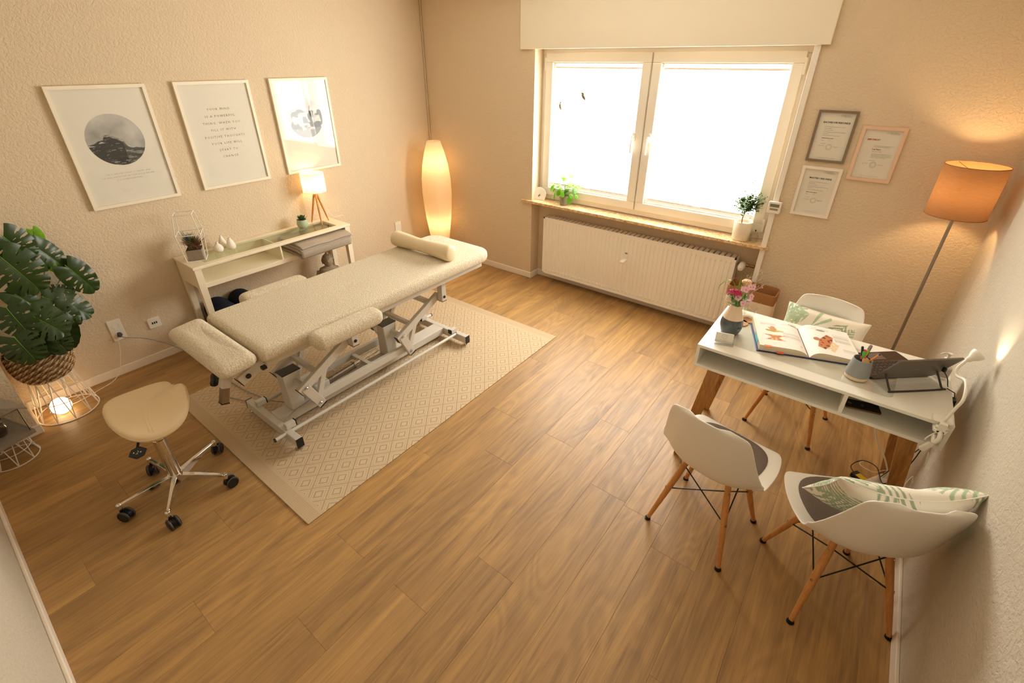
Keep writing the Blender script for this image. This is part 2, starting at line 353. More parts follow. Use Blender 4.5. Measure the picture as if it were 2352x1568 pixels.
def thing(name, label, cat, loc=(0, 0, 0), rotz=0, group=None, rot=None):
    o = bpy.data.objects.new(name, None); COL.objects.link(o); o.location = loc; o.rotation_euler = rot or (0, 0, rotz)
    o.empty_display_size = 0.05
    return tag(o, label, cat, group)
def tag(o, label, cat, group=None):
    o['label'] = label; o['category'] = cat
    if group: o['group'] = group
    return o
def struct(name, bm, mat, parent=None, **k):
    o = obj(name, bm, mat, parent, **k)
    if not parent: o['kind'] = 'structure'
    return o
def dup(src, parent=None):
    c = src.copy(); COL.objects.link(c)
    if parent: c.parent = parent
    for ch in list(src.children): dup(ch, c)
    return c
def paint(bm, fn):
    """bm with a per-vertex colour (flat print); fn(co)->rgb"""
    lay = bm.verts.layers.float_color.new('Col')
    for v in bm.verts: v[lay] = (*fn(v.co)[:3], 1)
def text(s, size, x=0, y=0, align='CENTER', spacing=1.0, shear=0, weight=0):
    cu = bpy.data.curves.new('t', 'FONT'); cu.body = s; cu.size = size; cu.align_x = align; cu.space_character = spacing; cu.shear = shear; cu.offset = weight; cu.resolution_u = 1
    o = bpy.data.objects.new('t', cu); COL.objects.link(o); dg = bpy.context.evaluated_depsgraph_get(); me = bpy.data.meshes.new_from_object(o.evaluated_get(dg))
    bpy.data.objects.remove(o); me.transform(Matrix.Translation((x, y, 0))); return me
def lettering(name, items, z, mat, parent):
    bm = B()
    for it in items:
        me = text(*it[0], **it[1]); me.transform(Matrix.Translation((0, 0, z))); bm.from_mesh(me)
    return obj(name, bm, mat, parent)

# ---------------------------------------------------------------- room shell
W_, L_, H_ = 4.65, -4.115, 2.62
NX0, NX1, NY = 1.388, 3.500, 0.14     # niche under the window
rnd = random.Random(3)
b = B(); box(b, -0.2, W_ + 0.2, L_ - 0.2, 0.45, -0.12, -0.0075); floor = struct('floor', b, 'soil')
starts = {2.65: -2.243, 2.44: -3.126, 2.23: -2.482, 1.81: -3.435, 1.39: -0.727, 1.60: -0.278, 3.07: -2.791, 2.86: -1.9, 2.02: -1.7, 3.28: -3.3, 3.49: -2.1}
k = 0; x = 2.65 - 0.21 * 13
while x < W_:
    x0, x1 = max(x, 0.0), min(x + 0.21, W_)
    if x1 - x0 > 0.01:
        y0 = starts.get(round(x, 2), None)
        if y0 is None: y0 = -rnd.random() * 1.22
        while y0 > L_: y0 -= 1.22
        while y0 < 0.14:
            a, c = max(y0, L_), min(y0 + 1.22, 0.14 if (x0 > 1.2 and x1 < 3.6) else 0.0)
            if c - a > 0.02:
                bm = B(); g = 0.0002; cx, cy = (x0 + x1) / 2, (a + c) / 2
                box(bm, x0 + g - cx, x1 - g - cx, a + g - cy, c - g - cy, -0.0075, 0.0)
                obj('plank', bm, 'floor_wood', floor, loc=(cx, cy, 0), bevel=0.0006, seg=1)
            y0 += 1.22
    x += 0.21
b = B(); box(b, -0.2, 0, L_, 0.4, -0.05, H_); struct('wall_left', b, 'plaster')
b = B(); box(b, -0.0, 0.34, L_, -3.833, -0.05, H_); struct('wall_pier', b, 'plaster')
b = B(); box(b, W_, W_ + 0.2, L_, 0.4, -0.05, H_); struct('wall_right', b, 'plaster_dimmed')
b = B(); box(b, -0.2, W_ + 0.2, L_ - 0.2, L_, -0.05, H_); struct('wall_front', b, 'plaster_dimmed')
b = B(); box(b, 0, NX0, 0, 0.4, -0.05, H_); box(b, NX1, W_, 0, 0.4, -0.05, H_); box(b, NX0, NX1, NY, 0.4, -0.05, 0.836); box(b, NX0, NX1, 0, 0.4, 2.16, H_)
struct('wall_back', b, 'plaster')
b = B(); box(b, -0.2, W_ + 0.2, L_ - 0.2, 0.4, H_, H_ + 0.1); struct('ceiling', b, 'ceiling')
def base(name, x0, x1, y0, y1):
    b = B(); box(b, x0, x1, y0, y1, 0.0, 0.064); o = struct(name, b, 'baseboard', bevel=0.004)
    return o
base('baseboard_left', 0, 0.014, -3.833, 0.0); base('baseboard_back_left', 0.014, NX0 + 0.014, -0.014, 0)
base('baseboard_niche_left', NX0, NX0 + 0.014, 0.0, NY - 0.012); base('baseboard_niche', NX0, NX1, NY - 0.012, NY)
base('baseboard_niche_right', NX1 - 0.012, NX1, 0, NY - 0.012); base('baseboard_back_right', NX1 - 0.012, W_ - 0.014, -0.014, 0); base('baseboard_right', W_ - 0.014, W_, L_ + .014, -0.0)
base('baseboard_pier', 0.34, 0.354, L_ + .014, -3.819); base('baseboard_pier_end', 0.014, 0.34, -3.833, -3.819); base('baseboard_front', 0.354, W_, L_, L_ + 0.014)
b = B(); tube(b, [(0.012, -0.012, 0.064), (0.012, -0.012, H_)], 0.006, 8); struct('trim_corner', b, 'plaster')

# ---------------------------------------------------------------- window
win = bpy.data.objects.new('window_1', None); COL.objects.link(win); win['kind'] = 'structure'; win.location = (2.44, 0.13, 0.85)
def wpart(name, bm, mat, **k): xf(bm, Matrix.Translation((-2.44, -0.13, -0.85))); return obj(name, bm, mat, win, **k)
def ring(bm, x0, x1, z0, z1, y0, y1, w):
    box(bm, x0, x1, y0, y1, z1 - w, z1); box(bm, x0, x1, y0, y1, z0, z0 + w); box(bm, x0, x0 + w, y0, y1, z0 + w, z1 - w); box(bm, x1 - w, x1, y0, y1, z0 + w, z1 - w)
b = B(); ring(b, 1.385, 3.503, 0.846, 2.162, 0.135, 0.20, 0.055); box(b, 2.39, 2.44, 0.137, 0.20, 0.9, 2.12); wpart('window_frame', b, 'window_plastic', bevel=0.004)
for nm, x0, x1 in (('sash', 1.430, 2.405), ('sash', 2.417, 3.455)):
    b = B(); ring(b, x0, x1, 0.892, 2.118, 0.112, 0.175, 0.072); s_ = wpart('sash', b, 'window_plastic', bevel=0.006)
    b = B(); ring(b, x0 + .072, x1 - .072, 0.964, 2.046, 0.142, 0.160, 0.008); g_ = obj('glazing_bead', b, 'window_plastic', s_); g_.data.transform(Matrix.Translation((-2.44, -0.13, -0.85)))
    b = B(); box(b, x0 + .07, x1 - .07, 0.166, 0.170, 0.962, 2.048); g_ = obj('pane', b, 'pane', s_); g_.data.transform(Matrix.Translation((-2.44, -0.13, -0.85)))
for x in (2.335, 2.468):
    b = B(); prism(b, rpoly(-.014, .014, -.034, .034, .013), 0, 0.012); lathe(b, [(0.012, 0.01), (0.011, 0.035), (0.009, 0.042)], 14)
    tube(b, smooth_path([(0, 0, .036), (0.002, -.02, .044), (0.0, -.06, .046), (-.002, -.125, .040)]), .009, 8)
    xf(b, Matrix.Translation((x, 0.112, 1.50)) @ Matrix.Rotation(R(90), 4, 'X')); wpart('window_handle', b, 'white_plastic', smooth=True)
for x, z in ((1.424, 2.03), (3.462, 2.03), (3.462, 0.955)):
    b = B(); tube(b, [(x, 0.116, z - 0.05), (x, 0.116, z + 0.05)], 0.009, 10); wpart('window_hinge', b, 'white_plastic', smooth=True)
for lab, x0, x1 in (('white pleated blind drawn over the left window sash', 1.515, 2.322), ('white pleated blind drawn over the right window sash', 2.502, 3.372)):
    t = thing('pleated_blind', lab, 'blind', ((x0 + x1) / 2, 0.150, 0.99), group='pleated blinds in the window'); h = (x1 - x0) / 2; npl = 52; z0, z1 = 0.018, 1.010
    b = B(); grid(b, npl * 2, 1, lambda u, v: Vector((-h + 2 * h * v, (0.004 if round(u * npl * 2) % 2 else -0.004), z0 + (z1 - z0) * u)))
    obj('pleated_fabric', b, 'blind', t)
    for z in (z0 - 0.006, z1 + 0.006): b = B(); box(b, -h, h, -0.008, 0.006, z - 0.007, z + 0.007); box(b, -0.03, 0.03, -0.013, -0.008, z - .005, z + 0.003); obj('rail', b, 'window_plastic', t, bevel=0.001)
# outside ground so the gaps do not look into nothing
b = B(); box(b, -12, 16, 0.45, 30, -1.3, -1.2); struct('ground', b, 'concrete')
b = B(); prism(b, [(1.294, -0.032), (3.560 - .03, -0.032), (3.556, -0.012), (3.556, 0.0), (NX1, 0.0), (NX1, 0.137), (NX0, 0.137), (NX0, 0.0), (1.268, 0.0), (1.275, -0.02)], 0.812, 0.838)
tag(obj('window_sill', b, 'granite', bevel=0.004), 'speckled beige granite sill under the window above the radiator', 'window sill')
b = B(); box(b, 1.249, 3.587, -0.032, -0.0, 2.146, H_ - .005)
sb = obj('shutter_box', b, 'shutter_box', bevel=0.003); tag(sb, 'cream roller shutter box panel above the window', 'shutter box')

# ---------------------------------------------------------------- radiator and things on the window wall
t = thing('radiator', 'white ribbed panel radiator in the niche below the window sill', 'radiator', (2.44, 0.07, 0.095)); RX = 0.915; RH = 0.595
b = B(); n = 46 * 4
def rf(u, v):
    x = -RX + 0.012 + (2 * RX - 0.024) * u; ph = (u * 46) % 1; zz = 0.012 + (RH - .024) * v
    g = 0.0055 if (0.36 < ph < 0.62 and 0.05 < v < 0.94) else 0.0
    return Vector((x, -0.050 + g, zz))
grid(b, 46 * 8, 12, lambda u, v: rf(u, [0, .02, .045, .055, .2, .4, .6, .8, .92, .935, .945, .98, 1][round(v * 12)])); obj('front_panel', b, 'radiator', t, smooth=True)
b = B(); box(b, -RX, RX, -.052, -.046, 0, .014); box(b, -RX, RX, -.052, -.046, RH - .014, RH); box(b, -RX, -RX + .014, -.052, -.046, 0, RH); box(b, RX - .014, RX, -.052, -.046, 0, RH)
box(b, -RX, -RX + .003, -.05, .045, 0.0, RH); box(b, RX - .003, RX, -.05, .045, 0.0, RH); box(b, -RX, RX, .042, .046, .01, RH - .01); obj('casing', b, 'radiator', t)
for i in range(42):
    xx = -RX + .03 + i * (2 * RX - .06) / 41; b = B(); box(b, -.014, .014, -.044, .040, -.003, 0.0); obj('grille_slat', b, 'radiator', t, loc=(xx, 0, RH), rot=(0, R(9), 0))
b = B(); box(b, -RX + .003, RX - .003, -.045, .042, RH - .03, RH - .026); obj('convector', b, 'concrete', t)
b = B()
for i in range(46):
    xx = -RX + .012 + (2 * RX - .024) * (i + .98) / 46; lathe(b, [(.010, 0), (.009, .003), (.004, .005)], 8, (0, 0, 0)); bm_n = len(b.verts) - 24; xf(b, Matrix.Translation((xx, -.050, .045)) @ Matrix.Rotation(R(90), 4, 'X') @ Matrix.Diagonal((0.9, 1.2, 1, 1)), bm_n)
obj('embossed_dots', b, 'radiator', t, smooth=True)
t = thing('heat_meter', 'small white heat meter clipped on the radiator front', 'meter', (2.446, 0.017, 0.476))
b = B(); box(b, -.02, .02, -.022, 0, 0, .085); obj('housing', b, 'white_plastic', t, bevel=.005); b = B(); box(b, -.011, .011, -.0235, -.021, .045, .058); obj('display', b, 'lcd', t); lettering('digits', [(('1.', .009), dict(y=.047))], 0, 'print_black', t); t.children[-1].rotation_euler = (R(90), 0, 0); t.children[-1].location = (0, -.0245, 0)
t = thing('thermostat_valve', 'white thermostat valve head with brass pipe beside the radiator', 'valve', (3.40, 0.05, 0.640))
b = B(); lathe(b, [(.016, -.02), (.024, -.01), (.026, .03), (.021, .045), (.02, .06), (.012, .064)], 20, mod=lambda a, i: 1 + .04 * math.cos(a * TAU * 12)); xf(b, Matrix.Rotation(R(105), 4, 'X')); obj('valve_head', b, 'white_plastic', t, smooth=True)
b = B(); tube(b, [(-.038, .01, .0), (.09, .01, .0)], .009, 10); tube(b, [(.01, .01, 0), (.045, .01, 0)], .014, 6); tube(b, [(.06, .01, 0), (.085, .01, 0)], .013, 6); tube(b, [(0, .01, 0), (0, -.012, 0)], .014, 10); obj('pipe_fitting', b, 'brass', t, smooth=True)
b = B(); box(b, 3.503, 3.539, -.016, 0, .064, 2.146); tag(obj('cable_channel', b, 'white_plastic', bevel=.002), 'white vertical cable channel running down the wall right of the window', 'cable channel')
t = thing('thermostat', 'small white room thermostat with grey display on the cable channel', 'thermostat', (3.525, -.016, 1.097))
b = B(); prism(b, rpoly(-.043, .043, 0, .082, .010), 0, .024); xf(b, Matrix.Rotation(R(90), 4, 'X')); obj('housing', b, 'white_plastic', t, bevel=.003)
b = B(); box(b, -.030, .030, -.0256, -.023, .045, .067); obj('display', b, 'lcd', t); b = B(); box(b, -.026, .026, -.0252, -.023, .022, .036); obj('button', b, 'ink_soft', t)

# ---------------------------------------------------------------- framed pictures
def fbm(x, y, s=3.0, o=4): return noise.fractal(Vector((x * s, y * s, 1.7)), 1.0, 2.0, o)
def wave(co):
    x, y = co.x / 0.158, co.y / 0.158
    pts = [(-1.1, -.12), (-.78, -.10), (-.62, .0), (-.45, .02), (-.38, .20), (-.2, .17), (0, .06), (.12, -.02), (.22, -.06), (.3, -.22), (.45, -.36), (.7, -.42), (1.1, -.45)]
    for (a, ya), (c_, yc) in zip(pts, pts[1:]):
        if a <= x <= c_: hh = ya + (yc - ya) * (x - a) / (c_ - a)
    hh += .02 * fbm(x, 3, 6)
    sky = .50 + .16 * fbm(x, y, 1.6) + .08 * (y)
    sea = .055 + .03 * abs(fbm(x * .5, y * 2, 5))
    foam = fbm(x * .6, y * 2.2, 9, 3)
    v = sea if y < hh else sky
    d = math.hypot((x - .36) / .9, (y + .14) / 1.0)
    if y < hh + .05 and x > .1:
        r_ = math.hypot(x - .52, y + .10)
        if r_ < .33 and y > -.42: v = .55 + .2 * foam if r_ < .26 else .12
        elif x > .2 and y < -.3: v = .10 + .22 * max(0, math.sin((y * 26 + x * 5) + 2 * foam)) * (1 if y > -.75 else .3)
    if y < hh and y > hh - .10 and x < -.42 and foam > .10: v = .55
    if y < hh - .1 and foam > .55: v = .3
    if y < -.82 and foam > .1: v = .35
    if abs(y - hh) < .04 and -.4 < x < .25: v = .35 + .3 * foam
    v = max(.03, min(.8, v)); return (v, v * .97, v * .92)
def cliffs(co):
    x, y = co.x / 0.158, co.y / 0.158; f = fbm(x, y, 3.4, 5); g = fbm(x + 5, y * 1.5, 6, 4)
    v = .62 + .15 * fbm(x, y, 1.4) if y > .35 + .15 * f else (.06 + .05 * abs(g) if f > -.15 + .4 * abs(x * .3) - .2 * y else .55 + .2 * g)
    if y < -.55 + .1 * f: v = .22 + .05 * g
    v = max(.03, min(.8, v)); return (v, v * .97, v * .92)
def disc(bm, r, n=34):
    vs = {}
    for i in range(-n, n + 1):
        for j in range(-n, n + 1):
            x, y = i / n, j / n; m_ = max(abs(x), abs(y)); l_ = math.hypot(x, y); k = m_ / l_ if l_ > 0 else 1
            vs[i, j] = bm.verts.new((x * k * r, y * k * r, 0))
    for i in range(-n, n):
        for j in range(-n, n): bm.faces.new((vs[i, j], vs[i + 1, j], vs[i + 1, j + 1], vs[i, j + 1]))
def picture(label, w, h, fwid, depth, mat, loc, rot, group, pr='paper'):
    t = thing('picture_frame', label, 'picture frame', loc, rot=rot, group=group)
    b = B()
    for poly in ([(0, 0), (w, 0), (w - fwid, fwid), (fwid, fwid)], [(w, 0), (w, h), (w - fwid, h - fwid), (w - fwid, fwid)], [(w, h), (0, h), (fwid, h - fwid), (w - fwid, h - fwid)], [(0, h), (0, 0), (fwid, fwid), (fwid, h - fwid)]): prism(b, poly, 0.001, depth)
    bmesh.ops.remove_doubles(b, verts=b.verts, dist=1e-6)
    obj('frame', b, mat, t)
    b = B(); box(b, fwid - .002, w - fwid + .002, fwid - .002, h - fwid + .002, 0.002, depth - .012); obj('print', b, pr, t)
    b = B(); box(b, fwid, w - fwid, fwid, h - fwid, depth - .0075, depth - .006); obj('glazing', b, 'poster_glass', t)
    return t, depth - .0115
RL = (R(90), 0, R(90)); RB = (R(90), 0, 0); g1 = 'framed prints on the long wall'; g2 = 'framed certificates beside the window'
t, z = picture('white framed print of a breaking wave in a circle', .52, .739, .020, .024, 'poster_frame', (0, -3.07, 1.186), RL, g1)
b = B(); disc(b, .158, 60); paint(b, wave); obj('circle_print', b, 'printed_paper', t, loc=(.26, .415, z))
lettering('lettering', [(('LIFE IS LIKE THE OCEAN. IT CAN BE CALM', .0085), dict(x=.26, y=.205, spacing=1.6)), (('OR STILL AND ROUGH OR RIGID BUT IN THE END', .0085), dict(x=.26, y=.185, spacing=1.6)), (('IT IS ALWAYS BEAUTIFUL.', .0085), dict(x=.26, y=.165, spacing=1.6))], z + .0004, 'ink_soft', t)
t, z = picture('white framed print with eight lines of grey lettering', .52, .739, .020, .024, 'poster_frame', (0, -2.383, 1.19), RL, g1)
L8 = ['YOUR MIND', 'IS A POWERFUL', 'THING. WHEN YOU', 'FILL IT WITH', 'POSITIVE THOUGHTS', 'YOUR LIFE WILL', 'START TO', 'CHANGE']
lettering('lettering', [((s, .022), dict(x=.255, y=.545 - i * .0475, spacing=1.45)) for i, s in enumerate(L8)], z + .0004, 'ink_soft', t)
t, z = picture('white framed print of cliffs and surf reflecting the window', .52, .739, .020, .024, 'poster_frame', (0, -1.701, 1.194), RL, g1)
b = B(); disc(b, .158, 50); paint(b, cliffs); obj('circle_print', b, 'printed_paper', t, loc=(.26, .43, z))
def squiggle(bm, x, y, w, z, seed):
    rr = random.Random(seed); pts = [(x + w * i / 9, y + rr.uniform(-.004, .006), z) for i in range(10)]; tube(bm, smooth_path(pts, 3), .0004, 4)
def cert(label, mat, x, zz, w, h, fwid, title, tx, red=False, seed=1):
    t, z = picture(label, w, h, fwid, .015, mat, (x, 0, zz), RB, g2); iw = w - 2 * fwid; cx = w / 2; z += .0004
    it = []; bl = 'print_black'
    def line(s, y, size=.0052, xx=.26, **k): it.append(((s, size), dict(x=fwid + iw * xx, y=h - fwid - y, align='LEFT', **k)))
    line('HOCHSCHULE', .012, .0042, .66, spacing=1.5); line('FRESENIUS', .020, .0085, .66, spacing=1.25); line('UNIVERSITY OF APPLIED SCIENCES', .025, .0026, .70)
    if not red:
        it.append(((title, .0150), dict(x=cx + .004, y=h - fwid - .062, weight=.0003)))
        for q, (s, xx, sz) in enumerate([('Die Hochschule verleiht mit dieser Urkunde den Grad', .22, .005), ('Frau Lea Pabst', .22, .0066), ('geboren am in der Stadt', .22, .005), ('nach ordnungsgemaess abgelegter Pruefung im Studiengang', .22, .005), ('Physiotherapie', .22, .005), ('den akademischen Grad mit Auszeichnung und', .22, .005)]): line(s, .084 + q * .0105, sz, xx)
        line('Bachelor of Science (B.Sc.)' if 'B' == title[0] else 'Master of Science (M.Sc.)', .154, .0062, .22, weight=.0002); line('Idstein', .166, .005, .22); line('Juli', .166, .005, .46); line('Idstein, im Juli', .187, .0045, .24)
        lettering('lettering', it, z, bl, t)
    else:
        lettering('title_lettering', [(('ZERTIFIKAT', .0125), dict(x=fwid + iw * .12, y=h - fwid - .062, align='LEFT', shear=.2, weight=.0003)), (('Lea Pabst', .0115), dict(x=fwid + iw * .34, y=h - fwid - .117, align='LEFT', weight=.0003))], z, 'print_red', t)
        for q, s in enumerate(['Zur erfolgreich bestandenen Pruefung gratulieren wir', 'mit dem Abschluss dieses Lehrgangs und']): line(s, .094 + q * .0065, .0048, .36)
        line('geboren am in der Stadt', .128, .005, .36)
        for q, s in enumerate(['hat erfolgreich an der Weiterbildung der Hochschule', 'teilgenommen und dabei die geforderten Pruefungen', 'in Theorie und Praxis mit gutem Erfolg bestanden und', 'ist damit berechtigt den Titel zu tragen']): line(s, .142 + q * .007, .0048, .36)
        line('Idstein, im Maerz', .182, .005, .34); lettering('lettering', it, z, bl, t)
    lettering('footer_lettering', [(('Staatlich anerkannte Hochschule in privater Traegerschaft', .0042), dict(x=cx, y=fwid + .012))], z, 'print_grey', t)
    b = B(); squiggle(b, fwid + iw * .18, h - fwid - .200, .034, z, seed); squiggle(b, fwid + iw * .62, h - fwid - .203, .030, z, seed + 5)
    cc = (cx, h - fwid - .205); tube(b, [(cc[0] + .017 * math.cos(TAU * k / 24), cc[1] + .017 * math.sin(TAU * k / 24), z) for k in range(24)], .0004, 4, closed=True)
    tube(b, [(cc[0] + .012 * math.cos(TAU * k / 24), cc[1] + .012 * math.sin(TAU * k / 24), z) for k in range(24)], .0003, 4, closed=True)
    tube(b, [(fwid + iw * .58, h - fwid - .018, z), (fwid + iw * .61, h - fwid - .008, z), (fwid + iw * .64, h - fwid - .018, z)], .0007, 4, closed=True); obj('signatures', b, 'print_grey', t)
cert('grey framed certificate headed BACHELORURKUNDE', 'grey_frame', 3.627, 1.472, .219, .313, .014, 'BACHELORURKUNDE', 0, seed=1)
cert('peach framed certificate with red heading ZERTIFIKAT', 'peach_frame', 3.885, 1.384, .228, .325, .019, 'ZERTIFIKAT', 0, True, 2)
cert('white framed certificate headed MASTER URKUNDE', 'white_frame', 3.626, 1.111, .231, .330, .018, 'MASTER URKUNDE', 0, seed=3)

# ---------------------------------------------------------------- wall sockets
def socket_face(t, z, cy=0):
    b = B(); lathe(b, [(.0, .004), (.0175, .004), (.0195, .0115), (.0215, .0120), (.0215, .008)], 24); xf(b, Matrix.Translation((0, 0, z))); 
    o = obj('socket_insert', b, 'white_plastic', t, smooth=True); b = B()
    for q in (-1, 1): lathe(b, [(.0028, 0), (.0028, .0006)], 8, (q * .009, 0, z + .0045))
    obj('pin_hole', b, 'black_plastic', o); return o
def plate(label, cy, cz, n, mat='white_plastic', sz=.081):
    t = thing('wall_socket', label, 'socket', (0, cy, cz), rot=RL)
    b = B(); prism(b, rpoly(-sz / 2, sz / 2, -sz * n / 2, sz * n / 2, .008), 0.0005, .010)
    obj('cover_plate', b, mat, t, bevel=.003)
    return t
t = plate('cream double wall socket with grey plug left of the treatment bed', -3.225, .345, 2)
for q in (-1, 1): socket_face(t, 0).location = (0, q * .0365, .0)
t = plate('cream wall plate with three small jacks left of the bed', -2.999, .306, 1)
for q in (-1, 0, 1): b = B(); box(b, -.004, .004, -.008, .008, .010, .0112); obj('jack', b, 'black_plastic', t, loc=(q * .013, 0, 0))
t = plate('cream double wall socket beside the paper lamp', -.588, .42, 2)
for q in (-1, 1): socket_face(t, 0).location = (0, q * .0365, .0)
# ---------------------------------------------------------------- console table and what stands on it
CX, CY = .345, 1.33
t = thing('console_table', 'white console table with glass top against the long wall', 'table', (0.006, -2.735, 0)); TZ = .75
b = B(); FR = .055
for poly in ([(0, 0), (CX, 0), (CX - FR, FR + .05), (FR, FR + .05)], [(CX, 0), (CX, CY), (CX - FR, CY - FR - .05), (CX - FR, FR + .05)], [(CX, CY), (0, CY), (FR, CY - FR - .05), (CX - FR, CY - FR - .05)], [(0, CY), (0, 0), (FR, FR + .05), (FR, CY - FR - .05)]): prism(b, poly, TZ - .022, TZ)
bmesh.ops.remove_doubles(b, verts=b.verts, dist=1e-6); obj('top_frame', b, 'cream_lacquer', t, bevel=.004)
mid = CY / 2
for y0, y1 in ((FR + .052, CY - FR - .052),):
    b = B(); box(b, FR + .002, CX - FR - .002, y0, y1, TZ - .006, TZ - .001); obj('glass_top', b, 'table_glass', t)
LZ = .03
for i, (lx, ly) in enumerate(((LZ, LZ), (CX - LZ, LZ), (LZ, CY - LZ), (CX - LZ, CY - LZ))):
    b = B(); w1, w0 = .024, .016
    vs = [b.verts.new((lx + a * q, ly + c_ * q, z)) for z, q in ((0, w0), (TZ - .15, w1), (TZ - .022, w1)) for a, c_ in ((-1, -1), (1, -1), (1, 1), (-1, 1))]
    for lv in range(2):
        for k_ in range(4): b.faces.new((vs[lv * 4 + k_], vs[lv * 4 + (k_ + 1) % 4], vs[lv * 4 + 4 + (k_ + 1) % 4], vs[lv * 4 + 4 + k_]))
    b.faces.new(vs[:4][::-1]); b.faces.new(vs[8:]); obj('leg', b, 'cream_lacquer', t, bevel=.002)
b = B(); box(b, .03, CX - .012, .03, CY - .03, TZ - .152, TZ - .142); obj('shelf', b, 'cream_lacquer', t)
b = B(); box(b, CX - .02, CX - .008, .05, CY - .05, TZ - .176, TZ - .140); obj('front_rail', b, 'cream_lacquer', t, bevel=.003)
b = B(); box(b, .008, .02, .05, CY - .05, TZ - .176, TZ - .022); obj('back_panel', b, 'cream_lacquer', t)
for y0 in (.008, CY - .02): b = B(); box(b, .05, CX - .05, y0, y0 + .012, TZ - .176, TZ - .022); obj('side_panel', b, 'cream_lacquer', t, bevel=.002)
b = B(); box(b, .02, CX - .02, mid - .006, mid + .006, TZ - .142, TZ - .022); obj('divider', b, 'cream_lacquer', t)
# folded blanket hanging out of the right compartment
t = thing('folded_blanket', 'folded grey cotton blanket sticking out of the console table', 'blanket', (.20, -1.72, .609))
for lay in range(5):
    def bl(u, v, lay=lay):
        x = -.12 + (.35 + .004 * lay) * u; y = -.245 + .49 * v + .012 * math.sin(lay * 2.1); ov = max(0, x - .12)
        return Vector((x, y, .012 + lay * .0205 - ov * ov * 1.3 + .003 * math.sin(y * 25 + lay) * u + .002 * math.sin(x * 40)))
    b = B(); grid(b, 16, 18, bl); obj('fold', b, 'grey_cloth', t, smooth=True, solid=.019, bevel=.008, seg=3)
b = B(); grid(b, 10, 18, lambda u, v: Vector((.228 + .012 * math.sin(PI * u), -.245 + .49 * v, -.004 + .094 * u - .0085))); obj('fold', b, 'grey_cloth', t, smooth=True, solid=.006)

def vase(label, x, y, prof, sc_=1):
    t = thing('ribbed_vase', label, 'vase', (x, y, .75), group='ribbed vases on the console table')
    n = 120; b = B(); lathe(b, prof, n, mod=lambda a, i: 1 + (.045 * (abs(math.sin(a * PI * 22)) - .5) if 0 < i < len(prof) - 5 else 0)); obj('body', b, 'ribbed_ceramic', t, smooth=True, auto=80)
    r, z = prof[-5]; b = B(); lathe(b, [(r * .78, 0), (r * .78, .001)], 20, (0, 0, prof[-1][1] + .003)); obj('mouth_shadow', b, 'soil', t)  # dark disc stands in for the shadowed hollow of the closed neck
NK = lambda r, h: [(r, h - .012), (r * 1.05, h - .004), (r * 1.25, h), (r * 1.0, h + .001), (r * .8, h - .006)]
vase('squat white ribbed vase with flared neck, nearest the terrarium', .150, -2.462, [(.018, 0), (.030, .004), (.036, .018), (.036, .030), (.028, .048), (.014, .062), (.010, .066)] + NK(.010, .080))
vase('white ribbed teardrop vase standing behind the other two', .090, -2.400, [(.018, 0), (.028, .004), (.031, .02), (.028, .04), (.020, .065), (.011, .088), (.008, .094)] + NK(.008, .107))
vase('white ribbed vase with rounded body, right of the squat vase', .165, -2.372, [(.018, 0), (.028, .004), (.033, .018), (.031, .036), (.024, .058), (.013, .078), (.009, .082)] + NK(.009, .094))

t = thing('terrarium_frame', 'white wire geometric terrarium frame over the concrete planter', 'terrarium', (.173, -2.627, .75), R(62)); b = B()
ch = [[(sx * q, sy * q, z) for q, z in ((.060, .002), (.078, .20), (.058, .345))] for sx, sy in ((-1, -1), (1, -1), (1, 1), (-1, 1))]
for i in range(4):
    for k_ in range(2): tube(b, [ch[i][k_], ch[i][k_ + 1]], .0034, 6)
    for k_ in range(3): tube(b, [ch[i][k_], ch[(i + 1) % 4][k_]], .0034, 6)
obj('wire_frame', b, 'wire_white', t)
t = thing('concrete_planter', 'square concrete planter of dry heather inside the wire terrarium', 'planter', (.173, -2.627, .7525), R(62))
b = B(); prism(b, rpoly(-.052, .052, -.048, .048, .004, 2), 0, .078); obj('pot', b, 'concrete', t, bevel=.002)
b = B(); box(b, -.048, .048, -.044, .044, .0785, .082); obj('soil', b, 'soil', t)
rr = random.Random(8)
def tuft(bm, c, n, h, spread, r=.0009, curl=.3):
    for i in range(n):
        a = rr.random() * TAU; s_ = rr.random() ** .6 * spread; hh = h * (.6 + .5 * rr.random()); p0 = Vector((c[0] + rr.uniform(-.6, .6) * spread * .5, c[1] + rr.uniform(-.6, .6) * spread * .5, c[2]))
        p1 = p0 + Vector((math.cos(a) * s_ * .4, math.sin(a) * s_ * .4, hh * .6)); p2 = p0 + Vector((math.cos(a) * s_ * 1.1, math.sin(a) * s_ * 1.1, hh))
        tube(bm, [p0, p1, p2], [r, r, r * .3], 3, cap=False)
b = B(); tuft(b, (.01, -.01, .082), 320, .068, .072, .0013); o = obj('dry_heather', b, 'dry_moss', t); b = B(); tuft(b, (-.01, .030, .082), 130, .095, .060, .0017); tuft(b, (-.02, -.02, .082), 36, .13, .035, .0016); obj('air_plant', b, 'air_plant', t)
b = B()
for q in range(26): lathe(b, [(0, 0), (.004, .003), (0, .008)], 6, (-.02 + .004 * math.cos(q * 2.4), -.02 + .004 * math.sin(q * 2.4), .150 + q * .0014), caps=False)
obj('blue_flower', b, 'blue_flower', t, smooth=True)

